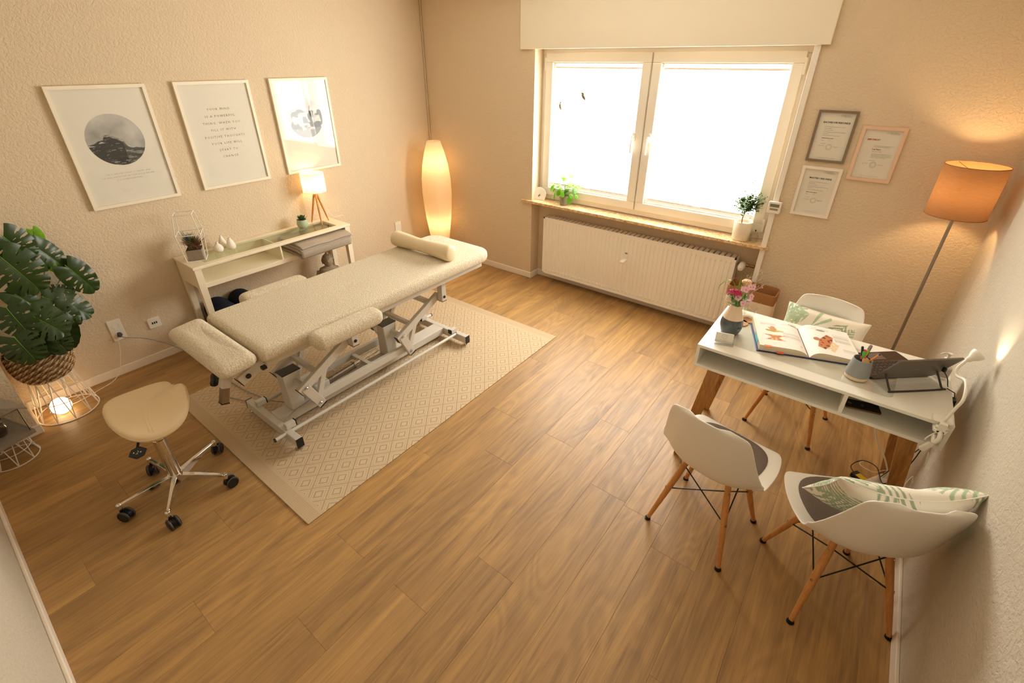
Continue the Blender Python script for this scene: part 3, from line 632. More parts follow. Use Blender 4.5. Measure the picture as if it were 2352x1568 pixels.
t = thing('succulent_pot', 'small succulent in pale green glazed pot on the console table', 'plant', (.130, -1.735, .75))
b = B(); lathe(b, [(.026, 0), (.036, .006), (.046, .028), (.047, .045), (.043, .068), (.043, .078), (.038, .078), (.037, .066)], 32); obj('pot', b, 'green_pot', t, smooth=True)
b = B(); lathe(b, [(.0375, .066), (.0375, .068)], 24); obj('soil', b, 'soil', t)
for i in range(22):
    a = i * 2.4; tl = R(18 + i * 2.6); ln = .064 - i * .0011; b = B()
    grid(b, 6, 4, lambda u, v: Vector((ln * u, (v - .5) * .017 * math.sin(PI * min(1, u * .85 + .12)) * 2 * .8, .006 * u * u + .003 * abs(v - .5))))
    bmesh.ops.solidify(b, geom=b.faces[:], thickness=.003)
    obj('leaf', b, 'succulent' if i % 3 else 'small_leaf', t, smooth=True, loc=(0, 0, .070), rot=(0, -tl, a))

def rod3(t, r0, r1, h0, h1, rad0, rad1, mat, angs):
    for a in angs: b = B(); tube(b, [(r0 * math.cos(a), r0 * math.sin(a), h0), ((r0 + (r1 - r0) * .5) * math.cos(a), (r0 + (r1 - r0) * .5) * math.sin(a), (h0 + h1) / 2), (r1 * math.cos(a), r1 * math.sin(a), h1)], [rad0, (rad0 + rad1) / 2 * 1.15, rad1], 10); obj('leg', b, mat, t, smooth=True)
def lampshade(t, r0, r1, z0, z1, mat, th=.0015):
    b = B(); lathe(b, [(r0, z0), (r1, z1)], 48, caps=False); o = obj('lamp_shade', b, mat, t, smooth=True)
    for r, z in ((r0, z0), (r1, z1)): b = B(); tube(b, [(r * math.cos(TAU * k / 40), r * math.sin(TAU * k / 40), z) for k in range(40)], .0018, 6, closed=True); obj('shade_rim', b, mat, o, smooth=True)
    return o
def bulb(t, z, power, r=.028, col=(1, .66, .32), x=0, y=0):
    key = 'bulb_%d' % round(power * 100)
    if key not in MATS: glow(key, col, power / (PI * 4 * PI * r * r))
    b = B(); lathe(b, [(.0, -r), (r * .7, -r * .7), (r, 0), (r * .7, r * .7), (r * .5, r * 1.2)], 16); o = obj('light_bulb', b, key, t, smooth=True, loc=(x, y, z), rot=(PI, 0, 0))
    b = B(); lathe(b, [(r * .5, r * 1.2), (r * .5, r * 2.2), (0, r * 2.3)], 12); obj('bulb_socket', b, 'white_plastic', t, smooth=True, loc=(x, y, z), rot=(PI, 0, 0))

t = thing('table_lamp', 'table lamp with white drum shade on wooden tripod, console table', 'lamp', (.112, -1.548, .75))
angs = [R(-26), R(94), R(214)]
rod3(t, .085, .014, 0, .258, .0052, .010, 'light_oak', angs); b = B(); lathe(b, [(.022, .250), (.024, .274), (.010, .280)], 16); obj('hub', b, 'light_oak', t, smooth=True)
lampshade(t, .098, .098, .285, .445, 'shade_white'); bulb(t, .365, 2.6, .026)
b = B(); tube(b, smooth_path([(-.02, .03, .24), (-.03, .10, .10), (-.02, .16, .012), (-.02, .25, .006), (-.05, .30, -.1), (-.04, .42, -.45), (-.02, .8, -.72)]), .0016, 6); obj('cord', b, 'white_plastic', t, smooth=True)

# buddha bust under the console
t = thing('buddha_statue', 'grey stone buddha statue standing on the floor under the console', 'statue', (.20, -1.605, 0), R(-90 + 60)); 
b = B(); lathe(b, [(.10, 0), (.11, .03), (.10, .06)], 28, mod=lambda a, i: 1 + .15 * abs(math.cos(a * TAU))); obj('base', b, 'stone', t, smooth=True)
b = B(); lathe(b, [(.085, .06), (.10, .10), (.078, .16), (.075, .24), (.088, .30), (.070, .345), (.034, .362), (.028, .372)], 28, mod=lambda a, i: 1 + (.22 if i > 2 else .1) * math.cos(a * TAU * 2 + PI)); obj('torso', b, 'stone', t, smooth=True)
for s_ in (-1, 1): b = B(); tube(b, smooth_path([(0, s_ * .088, .325), (.02, s_ * .108, .25), (.06, s_ * .095, .18), (.10, s_ * .03, .15)]), [.024] * 6 + [.022] * 6 + [.018] * 7, 10); obj('arm', b, 'stone', t, smooth=True)
hd = None; b = B(); lathe(b, [(.026, .365), (.032, .375), (.044, .395), (.047, .425), (.043, .450), (.030, .470), (.0, .476)], 24, mod=lambda a, i: 1 + .04 * math.cos(a * TAU)); hd = obj('head', b, 'stone', t, smooth=True)
b = B(); rr = random.Random(2)
for i in range(110):
    z_ = .43 + .05 * (i / 110); a = i * 2.4; r_ = .048 * math.sqrt(max(0, 1 - ((z_ - .425) / .055) ** 2)) + .001
    if math.cos(a) > .35 and z_ < .447: continue
    bmesh.ops.create_icosphere(b, subdivisions=1, radius=.0055, matrix=Matrix.Translation((r_ * math.cos(a), r_ * math.sin(a), z_)))
bmesh.ops.create_icosphere(b, subdivisions=2, radius=.015, matrix=Matrix.Translation((0, 0, .485))); obj('curls', b, 'stone', hd, smooth=True)
b = B(); tube(b, [(.046, 0, .435), (.053, 0, .418), (.049, 0, .413)], [.003, .006, .004], 8)
for s_ in (-1, 1): tube(b, [(.041, s_ * .010, .432), (.040, s_ * .024, .430)], .0022, 6); tube(b, [(0, s_ * .047, .44), (0, s_ * .052, .42), (0, s_ * .046, .39)], .006, 8)
tube(b, [(.044, -.012, .402), (.047, 0, .400), (.044, .012, .402)], .0025, 6); obj('face', b, 'stone', hd, smooth=True)

def bolster(name, label, cat, p, q, r, mat, group=None, waist=1.0, caps=None):
    p, q = Vector(p), Vector(q); ln = (q - p).length; t = thing(name, label, cat, tuple(p), group=group); d = (q - p).normalized(); b = B(); N = 24; pr = []
    for i in range(N + 1):
        u = i / N; e = min(u, 1 - u) * ln; rr_ = r * (1 - (1 - waist) * math.sin(PI * u) ** 2)
        k = min(1, e / (r * .45)); rr_ *= math.sqrt(max(0, 1 - (1 - k) ** 2)) if k < 1 else 1; pr.append((max(rr_, .0 if i in (0, N) else .001), u * ln))
    pr = [(r * .72, 0.0), (r * .85, .004), (r * .95, .012), (r, .028)] + [x for x in pr if .03 < x[1] < ln - .03] + [(r, ln - .028), (r * .95, ln - .012), (r * .85, ln - .004), (r * .72, ln)]
    lathe(b, pr, 32); M = d.to_track_quat('Z', 'Y').to_matrix().to_4x4(); xf(b, M); obj('cover', b, mat, t, smooth=True); b = B(); tube(b, [M @ Vector((r * .93 * math.cos(TAU * k / 32), r * .93 * math.sin(TAU * k / 32), .014)) for k in range(32)], .0015, 5, closed=True)
    tube(b, [M @ Vector((r * .93 * math.cos(TAU * k / 32), r * .93 * math.sin(TAU * k / 32), ln - .014)) for k in range(32)], .0015, 5, closed=True); obj('piping', b, mat, t, smooth=True); return t
gb = 'navy bolsters stored under the console table'
for lab, y, z_, x0 in (('upper navy bolster whose round end shows nearest the front console leg', -2.575, .275, .030), ('upper navy bolster farther from the console leg, half hidden by the bed', -2.385, .275, .020), ('lowest navy bolster, seen in the gap between the two left console legs', -2.670, .102, .035), ('navy bolster at floor level under the two upper ones', -2.480, .102, .030), ('navy bolster at floor level farthest from the console leg', -2.290, .102, .020)):
    bolster('navy_bolster', lab, 'bolster', (x0, y, z_), (x0 + .50, y + .01, z_), .094, 'navy', gb)

# ---------------------------------------------------------------- rug, treatment bed
b = B(); prism(b, rpoly(-.80, .80, -1.155, 1.155, .006, 3), 0, .006)
tag(obj('rug', b, 'rug', loc=(1.482, -2.029, .0005), rot=(0, 0, 0)), 'beige flat-woven rug with diamond pattern under the treatment bed', 'rug')
BX, BY = 1.48, -2.10
t = thing('treatment_bed', 'height adjustable treatment bed covered in beige terry cloth', 'treatment bed', (BX, BY, .0065))
def cush(name, x0, x1, y0, y1, z0, z1, rc, round_=.035, wob=.004, nx=14, ny=20, tilt=0, crown=.0, mat='towel', sub=1):
    """padded upholstery block, rounded in plan and over its edges, with a slightly uneven cloth"""
    cx, cy = (x0 + x1) / 2, (y0 + y1) / 2; hx, hy = (x1 - x0) / 2, (y1 - y0) / 2; poly = rpoly(-hx, hx, -hy, hy, rc, 7); P = len(poly); b = B(); rows = []
    def ringat(inset, z):
        row = []
        for (x, y) in poly:
            kx, ky = (hx - inset) / hx, (hy - inset) / hy
            row.append(Vector((x * kx, y * ky, z)))
        return row
    h = z1 - z0; prof = [(round_ * .9, 0), (round_ * .25, h * .12), (0, h * .35), (0, h * .6)] + [(round_ * (1 - math.cos(a)), h - round_ + round_ * math.sin(a)) for a in (R(20), R(40), R(60), R(78))]
    last = [Vector((x, y, 0)) for x, y in poly]; rr_ = []
    for ins, z in prof: rr_.append(ringat(ins, z))
    for fct in (.92, .8, .6, .4, .2): rr_.append([Vector((x * (1 - round_ / hx) * fct, y * (1 - round_ / hy) * fct, h + crown * (1 - fct))) for x, y in poly])
    vs = []
    for i, row in enumerate(rr_):
        vr = []
        for p in row:
            q = Vector((p.x + cx, p.y + cy, p.z)); w = noise.noise(q * 5.5) * wob + noise.noise(q * 19) * wob * .5 + noise.noise(q * 55) * wob * .3
            nrm = Vector((p.x / hx, p.y / hy, 0)) if i < 6 else Vector((0, 0, 1)); nrm.normalize() if nrm.length else None
            q = Vector((p.x, p.y, p.z)) + nrm * w; vr.append(b.verts.new(q))
        vs.append(vr)
    for a, c_ in zip(vs, vs[1:]):
        for k_ in range(P): b.faces.new((a[k_], a[(k_ + 1) % P], c_[(k_ + 1) % P], c_[k_]))
    b.faces.new(vs[-1]); b.faces.new(vs[0][::-1])
    xf(b, Matrix.Translation((cx, cy, z0)) @ Matrix.Rotation(tilt, 4, 'X'))
    return obj(name, b, mat, t, smooth=True, sub=sub, auto=80)
cush('mattress', -.325, .325, -.895, .975, .652, .752, (.10, .10, .03, .03), wob=.005)
cush('foot_cushion', -.322, .322, -1.100, -.905, .660, .753, .035, .045, tilt=R(3), wob=.006)
cush('side_cushion', .332, .462, -.650, -.205, .650, .748, .04, .035); cush('side_cushion', -.462, -.332, -.650, -.205, .650, .748, .04, .035)
def bar(name, p, q, w, h, mat='bed_metal', par=None, bev=.003, upv=(0, 0, 1)):
    b = B(); obox(b, p, q, w, h, upv); return obj(name, b, mat, par or t, bevel=bev)
for s_ in (-1, 1): bar('side_rail', (s_ * .26, -.86, .632), (s_ * .26, .90, .632), .03, .036)
bar('cross_rail', (-.245, -.80, .63), (.245, -.80, .63), .03, .03); bar('cross_rail', (-.245, .88, .63), (.245, .88, .63), .03, .03); bar('cross_rail', (-.245, .0, .63), (.245, .0, .63), .03, .03)
# posts, scissor arms, short levers, struts (two pairs, near and far)
AX = [(-.640, .290), (.130, .290)]; PO = [(-.285, .475), (.520, .475)]; LO = [(-.560, .115), (.205, .115)]
for (ay, az), (py, pz), (ly, lz) in zip(AX, PO, LO):
    for s_ in (-1, 1):
        xo = s_ * .150
        p = bar('post', (s_ * .195, py, pz - .035), (s_ * .195, py, .640), .045, .050, upv=(1, 0, 0)); bar('end_cap', (s_ * .195, py, pz - .038), (s_ * .195, py, pz - .034), .046, .051, 'black_plastic', p, 0, (1, 0, 0))
        b = B(); lathe(b, [(.011, 0), (.011, .004), (.007, .006)], 12); xf(b, Matrix.Translation((s_ * .2205, py, pz)) @ Matrix.Rotation(s_ * R(90), 4, 'Y')); obj('bolt', b, 'black_plastic', p, smooth=True)
        d = Vector((0, py - ay, pz - az)).normalized(); a0 = Vector((xo, ay, az)) - d * .045
        p = bar('scissor_arm', a0, (xo, py, pz), .032, .055); bar('end_cap', a0 - d * .003, a0 + d * .001, .033, .056, 'black_plastic', p, 0)
        b = B(); lathe(b, [(.009, 0), (.009, .005), (.006, .008)], 6); xf(b, Matrix.Translation((xo + s_ * .021, ay, az)) @ Matrix.Rotation(s_ * R(90), 4, 'Y')); obj('bolt', b, 'steel', p)
        l = bar('lever', (xo + s_ * .003, ay - .005, az - .0), (xo + s_ * .003, ly, lz), .036, .058); bar('end_cap', (xo + s_ * .003, ly + .0, lz), (xo + s_ * .003, ly + .0025, lz - .006), .038, .058, 'black_plastic', l, 0)
        b = B(); lathe(b, [(.009, 0), (.009, .005), (.006, .008)], 6); xf(b, Matrix.Translation((xo + s_ * .023, ly - .015, lz + .025)) @ Matrix.Rotation(s_ * R(90), 4, 'Y')); obj('bolt', b, 'steel', l)
        bar('strut', (s_ * .132, ay + .17, az + .085), (s_ * .132, ly - .01, lz + .01), .024, .034)
    yy = ay + .10; bar('arm_crossbar', (-.135, yy, az + .052), (.135, yy, az + .052), .03, .03)
    b = B(); tube(b, [(-.135, ay, az), (.135, ay, az)], .018, 16); obj('axle', b, 'bed_metal', t, smooth=True)
    # tapered pedestal
    y0 = ay - .02; b = B(); vs = [b.verts.new((sx * wx, y0 + dy + sy * wy, z)) for z, wx, wy, dy in ((.095, .050, .045, -.0), (.20, .048, .046, 0), (.352, .042, .060, .01)) for sx, sy in ((-1, -1), (1, -1), (1, 1), (-1, 1))]
    for lv in range(2):
        for k_ in range(4): b.faces.new((vs[lv * 4 + k_], vs[lv * 4 + (k_ + 1) % 4], vs[lv * 4 + 4 + (k_ + 1) % 4], vs[lv * 4 + 4 + k_]))
    b.faces.new(vs[:4][::-1]); b.faces.new(vs[8:]); p = obj('pedestal', b, 'bed_metal', t, bevel=.006); b = B(); box(b, -.043, .043, y0 + .01 - .061, y0 + .01 + .061, .352, .358); obj('top_cap', b, 'black_plastic', p, bevel=.002)
bar('upper_crossbar', (-.135, .44, .435), (.135, .44, .435), .04, .03)
for s_ in (-1, 1): bar('moving_rail', (s_ * .118, -.60, .150), (s_ * .118, .24, .150), .03, .055)
bar('rail_crossbar', (-.10, -.13, .150), (.10, -.13, .150), .03, .035)
bar('base_beam', (0, -.80, .062), (0, .64, .062), .115, .060, bev=.006)
for yy, x0, x1 in ((-.820, -.29, .31), (.655, -.29, .31)):
    p = bar('foot_bar', (x0, yy, .062), (x1, yy, .062), .042, .062, bev=.004)
    for xx, sg in ((x0, -1), (x1, 1)): bar('end_cap', (xx - sg * .001, yy, .062), (xx + sg * .006, yy, .062), .043, .063, 'black_plastic', p, .001)
    for xx in (x0 + .02, x1 - .03): b = B(); lathe(b, [(.018, .0), (.018, .005), (.008, .008), (.006, .034)], 20, (xx, yy, 0)); obj('levelling_foot', b, 'chrome', p, smooth=True)
for s_, ya, yb in ((1, -.91, .64), (-1, -.80, .745)):
    b = B(); tube(b, [(s_ * .20 + .0, ya, .082), (s_ * .20, yb, .082)], .0115, 12); p = obj('foot_control_rod', b, 'bed_metal', t, smooth=True)
    for yy in (ya, yb): b = B(); tube(b, [(s_ * .2, yy - .004, .082), (s_ * .2, yy + .004, .082)], .0135, 12); obj('rod_cap', b, 'black_plastic', p)
for yy, sg in ((-.80, 1), (.635, -1)):
    for s_ in (-1, 1):
        p = bar('control_bracket', (s_ * .175, yy - sg * .025, .112), (s_ * .175, yy + sg * .035, .112), .036, .036); bar('bracket_cap', (s_ * .175, yy + sg * .035, .112), (s_ * .175, yy + sg * .041, .112), .036, .035, 'black_plastic', p, 0)
b = B(); tube(b, [(.0, -.42, .135), (.0, -.20, .150)], .026, 16); tube(b, [(.0, -.205, .150), (.0, -.195, .151)], .029, 16); obj('actuator', b, 'brushed', t, smooth=True)
b = B(); tube(b, [(.0, -.20, .150), (.0, .0 + .02, .165)], .011, 12); obj('piston', b, 'chrome', t, smooth=True)
for s_ in (-1, 1): b = B(); tube(b, [(s_ * .022, -.20, .158), (s_ * .022, .02, .172)], .004, 8); obj('guide_rod', b, 'chrome', t, smooth=True)
b = B(); box(b, -.045, .045, -.53, -.42, .10, .175); box(b, -.03, .03, -.53, -.46, .175, .215); obj('motor_housing', b, 'bed_metal', t, bevel=.012, seg=3)
b = B(); tube(b, smooth_path([(.03, -.47, .21), (.05, -.42, .27), (.06, -.38, .22), (.04, -.40, .17)]), .003, 6); tube(b, smooth_path([(.04, -.50, .14), (.07, -.60, .12), (.075, -.70, .11), (.12, -.79, .115)]), .003, 6)
tube(b, smooth_path([(-.02, -.47, .15), (-.20, -.55, .10), (-.30, -.75, .02), (-.55, -.85, .004)]), .003, 6); obj('cable', b, 'cord_grey', t, smooth=True)
b = B(); OF = Vector((-BX, -BY, -.0065)); tube(b, [OF + p for p in smooth_path([(.05, -3.225, .31), (.08, -3.205, .30), (.11, -3.10, .25), (.16, -2.98, .15), (.34, -2.88, .04), (.60, -2.87, .012), (1.00, -2.84, .016), (1.30, -2.76, .03), (1.44, -2.62, .10)])], .0035, 6); pcd = obj('power_cord', b, 'cord_grey', t, smooth=True)
b = B(); lathe(b, [(.017, 0), (.018, .012), (.012, .03), (.006, .045)], 14); xf(b, Matrix.Translation(OF + Vector((.012, -3.225, .31))) @ Matrix.Rotation(R(90), 4, 'Y')); obj('plug', b, 'grey_rubber', pcd, smooth=True)
# head bracket below the foot cushion
p = bar('hinge_bracket', (.24, -.86, .632), (.24, -1.00, .580), .02, .06); b = B(); lathe(b, [(.014, 0), (.014, .006), (.006, .007)], 16); xf(b, Matrix.Translation((.251, -.955, .598)) @ Matrix.Rotation(R(90), 4, 'Y')); obj('bracket_knob', b, 'black_plastic', p, smooth=True)
bar('bracket_edge', (.24, -1.000, .580), (.24, -1.004, .578), .022, .06, 'black_plastic', p, 0)
p = bar('slide_tube', (.19, -1.02, .655), (.19, -1.06, .560), .045, .045); bar('inner_tube', (.19, -1.055, .57), (.19, -1.085, .475), .038, .038, 'brushed', p); bar('tube_cap', (.19, -1.084, .478), (.19, -1.086, .472), .040, .040, 'black_plastic', p, 0)
b = B(); prism(b, [(.032 * math.cos(TAU * k / 30) * (1 + .22 * math.cos(3 * TAU * k / 30)), .032 * math.sin(TAU * k / 30) * (1 + .22 * math.cos(3 * TAU * k / 30))) for k in range(30)], 0, .022); xf(b, Matrix.Translation((.145, -1.065, .590)) @ Matrix.Rotation(R(-100), 4, 'Y') @ Matrix.Rotation(R(25), 4, 'X')); kb = obj('star_knob', b, 'black_plastic', p, smooth=True, bevel=.004)
b = B(); lathe(b, [(.011, .0), (.011, .0235)], 16); xf(b, Matrix.Translation((.143, -1.065, .590)) @ Matrix.Rotation(R(-100), 4, 'Y') @ Matrix.Rotation(R(25), 4, 'X')); obj('knob_disc', b, 'brushed', p)
b = B(); box(b, .30, .325, -.905, -.88, .636, .652); obj('corner_cap', b, 'black_plastic', t)
tb = bolster('neck_bolster', 'cream leatherette neck bolster lying across the treatment bed', 'bolster', (1.135, -1.530, .817), (1.745, -1.515, .817), .062, 'leather', waist=.80)

# ---------------------------------------------------------------- saddle stool
t = thing('saddle_stool', 'beige saddle stool on chrome five-star base with castors', 'stool', (1.520, -3.475, 0))
b = B(); prof = [(.0, .118), (.034, .118), (.036, .085), (.030, .060), (.0, .058)]; lathe(b, prof[::-1], 24); obj('hub', b, 'chrome', t, smooth=True)
b = B(); lathe(b, [(.030, .10), (.030, .36), (.027, .362), (.027, .51)], 28); obj('gas_column', b, 'chrome', t, smooth=True)
feet = [Vector((1.505, -3.716)), Vector((1.736, -3.593)), Vector((1.721, -3.313)), Vector((1.427, -3.268)), Vector((1.303, -3.514))]
for i, f_ in enumerate(feet):
    d = Vector((f_.x - 1.520, f_.y + 3.475)); a = math.atan2(d.y, d.x); r_ = .255
    b = B(); s0 = len(b.verts)
    for q, (w, h0, h1) in enumerate(()): pass
    vs = []
    for xx, w, zb, zt in ((.020, .019, .062, .112), (.12, .0135, .078, .110), (.225, .0105, .086, .102), (.262, .0100, .085, .098)): vs.append([b.verts.new((xx, -w, zb)), b.verts.new((xx, w, zb)), b.verts.new((xx, w * .7, zt)), b.verts.new((xx, -w * .7, zt))])
    for p_, q_ in zip(vs, vs[1:]):
        for k_ in range(4): b.faces.new((p_[k_], p_[(k_ + 1) % 4], q_[(k_ + 1) % 4], q_[k_]))
    b.faces.new(vs[0]); b.faces.new(vs[-1][::-1]); lathe(b, [(.012, .070), (.013, .100), (.008, .104)], 14, (.258, 0, 0)); xf(b, Matrix.Rotation(a, 4, 'Z')); obj('base_arm', b, 'chrome', t, smooth=True, bevel=.002)
    sw = [2.2, .6, 1.0, .5, 2.6][i]; M = Matrix.Rotation(a, 4, 'Z') @ Matrix.Translation((.258, 0, 0)) @ Matrix.Rotation(sw, 4, 'Z') @ Matrix.Translation((.016, 0, .030))
    cst = bpy.data.objects.new('caster', None); COL.objects.link(cst); cst.parent = t
    for sy in (-1, 1):
        b = B(); lathe(b, [(.0, -.010), (.022, -.010), (.0285, -.007), (.030, 0), (.0285, .007), (.024, .009), (.022, .0085), (.0, .0085)], 28); xf(b, M @ Matrix.Translation((0, sy * .0175, 0)) @ Matrix.Rotation(-sy * R(90), 4, 'X')); obj('caster_wheel', b, 'black_plastic', cst, smooth=True, auto=50)
        b = B(); tube(b, [(.0285 * math.cos(TAU * k / 28), 0, .0285 * math.sin(TAU * k / 28)) for k in range(28)], .0045, 8, closed=True); xf(b, M @ Matrix.Translation((0, sy * .0175, 0))); obj('tyre', b, 'grey_rubber', cst, smooth=True)
    b = B(); grid(b, 12, 2, lambda u, v: Vector((.031 * math.cos(PI * u), (v - .5) * .016, .031 * math.sin(PI * u)))); bmesh.ops.solidify(b, geom=b.faces[:], thickness=.003); tube(b, [(-.016, 0, .02), (-.016, 0, .045)], .008, 10); tube(b, [(0, -.02, 0), (0, .02, 0)], .006, 10); xf(b, M); obj('caster_fork', b, 'black_plastic', cst, smooth=True)
# saddle seat: Y is forward
SR = R(-5)
def sad(u, v):
    a = TAU * u; ca, sa = math.cos(a), math.sin(a); w = .228 - .028 * (sa + 1) / 2; X = math.copysign(abs(ca) ** .78, ca) * w; Y = math.copysign(abs(sa) ** .84, sa) * .168
    if Y > 0: Y *= 1 - .17 * math.exp(-((X + .085) / .055) ** 2)
    return X, Y
def sadz(x, y):
    return .572 + .7 * max(0, y) ** 2 + 1.0 * min(0, y) ** 2 - (1.12 if x > 0 else .30) * x * x + .034 * math.exp(-((x - .045) / .085) ** 2) * max(0, min(1, (y + .02) / .15)) ** 1.5 - .010 * math.exp(-((x + .085) / .06) ** 2) * max(0, y) / .15

b = B(); NU = 56; levels = [(.60, -.052), (.85, -.050), (.965, -.040), (1.0, -.022), (.992, -.008), (.965, .0), (.90, .004), (.8, .005), (.65, .005), (.5, .005), (.35, .005), (.2, .005), (.08, .005)]; vs = []
for s_, dz in levels:
    row = []
    for i in range(NU):
        X, Y = sad(i / NU, 0); X *= s_; Y *= s_; row.append(b.verts.new((X, Y + .0, sadz(X, Y) + dz)))
    vs.append(row)
for p_, q_ in zip(vs, vs[1:]):
    for i in range(NU): b.faces.new((p_[i], p_[(i + 1) % NU], q_[(i + 1) % NU], q_[i]))
b.faces.new(vs[-1]); b.faces.new(vs[0][::-1]); xf(b, Matrix.Translation((0, .018, 0)) @ Matrix.Rotation(SR, 4, 'Z')); o = obj('seat', b, 'stool_leather', t, smooth=True, sub=1, auto=180)
b = B(); M = Matrix.Translation((0, .018, 0)) @ Matrix.Rotation(SR, 4, 'Z')
for off in (0, .012):
    pts = [M @ Vector((p.x + off * .7, p.y + off, sadz(p.x + off * .7, p.y + off) + .0052)) for p in smooth_path([(-.075, .125, 0), (-.060, .06, 0), (-.01, .0, 0), (.09, -.035, 0), (.188, -.045, 0)], 8)]
    tube(b, pts, .0011, 5)
pts = [M @ Vector((sad(i / 56, 0)[0] * .996, sad(i / 56, 0)[1] * .996, sadz(*sad(i / 56, 0)) - .016)) for i in range(56)]; tube(b, pts, .0013, 5, closed=True); obj('seam', b, 'leather', o, smooth=True)
b = B(); box(b, -.07, .07, -.07, .07, .500, .512); xf(b, M); obj('seat_plate', b, 'black_metal', t, bevel=.004)
b = B(); tube(b, [(.08, -.06, .505), (.165, -.108, .478)], .006, 8); obj('lever', b, 'black_metal', t); b = B(); poly = [(.034 * math.cos(TAU * k / 6 + .5) * (1.25 if k in (0, 3) else 1), .030 * math.sin(TAU * k / 6 + .5)) for k in range(6)]; prism(b, poly, -.004, .004)
ML = Matrix.Translation((.180, -.116, .462)) @ Matrix.Rotation(R(50), 4, 'Z') @ Matrix.Rotation(R(40), 4, 'X'); xf(b, ML); pd = obj('lever_paddle', b, 'black_plastic', t, bevel=.003)
b = B(); tube(b, [(-.006, -.006, .0048), (.004, -.006, .0048), (-.002, .0, .0048), (.006, .002, .0048), (.001, .009, .0048)], .0010, 4); prism(b, [(.014, -.002), (.018, .004), (.011, .004)], .0044, .0050); prism(b, [(-.014, .004), (-.018, -.002), (-.011, -.002)], .0044, .0050); xf(b, ML); obj('paddle_symbol', b, 'white_plastic', pd)
b = B(); tube(b, [M @ Vector((-.205, -.06, .505)), M @ Vector((-.235, -.075, .508))], .006, 8, r2=.004); obj('rear_knob', b, 'chrome', t, smooth=True)

# ---------------------------------------------------------------- wire baskets, moon lamp, potted monstera
def basket(t, rb, rtp, h, n, r=.0028, midring=.45, tw=1.0):
    for rad, z in ((rb, .003), (rtp, h), (rb + (rtp - rb) * midring, h * midring)):
        b = B(); tube(b, [(rad * math.cos(TAU * k / 48), rad * math.sin(TAU * k / 48), z) for k in range(48)], r * (1.2 if z != h * midring else .8), 6, closed=True); obj('ring', b, 'wire_white', t, smooth=True)
    for k in range(n):
        a0 = TAU * k / n
        for dd in (-tw, tw):
            a1 = a0 + dd * TAU / n * .5; b = B(); tube(b, [(rb * math.cos(a0), rb * math.sin(a0), .003), (rtp * math.cos(a1), rtp * math.sin(a1), h)], r, 6); obj('wire', b, 'wire_white', t)
t = thing('wire_stand', 'white wire basket stand under the large potted monstera', 'plant stand', (.200, -3.662, 0)); basket(t, .160, .112, .285, 11)
t = thing('moon_lamp', 'glowing moon ball lamp on the floor inside the wire stand', 'lamp', (.215, -3.690, 0)); b = B(); bmesh.ops.create_uvsphere(b, u_segments=32, v_segments=20, radius=.055, matrix=Matrix.Translation((0, 0, .058))); obj('globe', b, 'moon', t, smooth=True)
b = B(); lathe(b, [(.02, 0), (.022, .006), (.014, .010)], 16); obj('foot', b, 'white_plastic', t); b = B(); tube(b, smooth_path([(-.02, -.02, .01), (-.06, -.06, .004), (-.11, -.04, .006), (-.13, .0, .03), (-.10, .03, .01), (-.06, .06, .004), (-.09, .2, .01), (-.17, .35, .02), (-.185, .43, .20), (-.19, .455, .375)]), .0022, 6); obj('cord', b, 'white_plastic', t, smooth=True)
b = B(); prism(b, rpoly(-.012, .012, -.03, .03, .011), 0, .014); obj('switch', b, 'white_plastic', t, bevel=.003, loc=(-.125, -.01, .012), rot=(0, R(30), R(10)))
t = thing('potted_monstera', 'large dark green monstera in woven seagrass basket by the left wall', 'plant', (.200, -3.662, .289)); RP = random.Random(21)
prof = [(.095, 0), (.118, .012), (.138, .05), (.150, .11), (.150, .165), (.146, .195)]
def prad(z):
    for (r0, z0), (r1, z1) in zip(prof, prof[1:]):
        if z0 <= z <= z1: return r0 + (r1 - r0) * (z - z0) / (z1 - z0)
    return prof[-1][0]
b = B(); lathe(b, [(r - .006, z) for r, z in prof] + [(.135, .195), (.135, .15)], 40); obj('pot', b, 'stone', t, smooth=True)
def strandmat(key, c1, c2):
    m = NT(key); m.bsdf(m.mix(m.noise(30, 3), c1, c2), .85, spec=.1); reg(key, m)
strandmat('seagrass', srgb(150, 112, 70), srgb(196, 156, 108)); strandmat('seagrass_pale', srgb(205, 185, 150), srgb(226, 208, 176)); strandmat('seagrass_dark', srgb(104, 74, 46), srgb(150, 108, 66))
for q, mt in enumerate(('seagrass', 'seagrass_pale', 'seagrass_dark')):
    b = B()
    for row in range(19):
        z = .006 + row * .0103
        for k_ in range(46):
            if (k_ * 7 + row * 5 + q) % 3: continue
            a0 = TAU * (k_ + .5 * (row % 2)) / 46; a1 = a0 + TAU / 46 * 1.5; rr_ = prad(min(.195, z)) + .001
            tube(b, [(rr_ * math.cos(a0), rr_ * math.sin(a0), z - .007), ((rr_ + .005) * math.cos((a0 + a1) / 2), (rr_ + .005) * math.sin((a0 + a1) / 2), z), (rr_ * math.cos(a1), rr_ * math.sin(a1), z + .008)], [.0028, .0042, .0028], 5, cap=False)
    o = obj('woven_strands', b, mt, t, smooth=True); o['kind'] = 'stuff'
b = B(); lathe(b, [(.134, .17), (.0, .175)], 24, caps=False); obj('soil', b, 'soil', t)
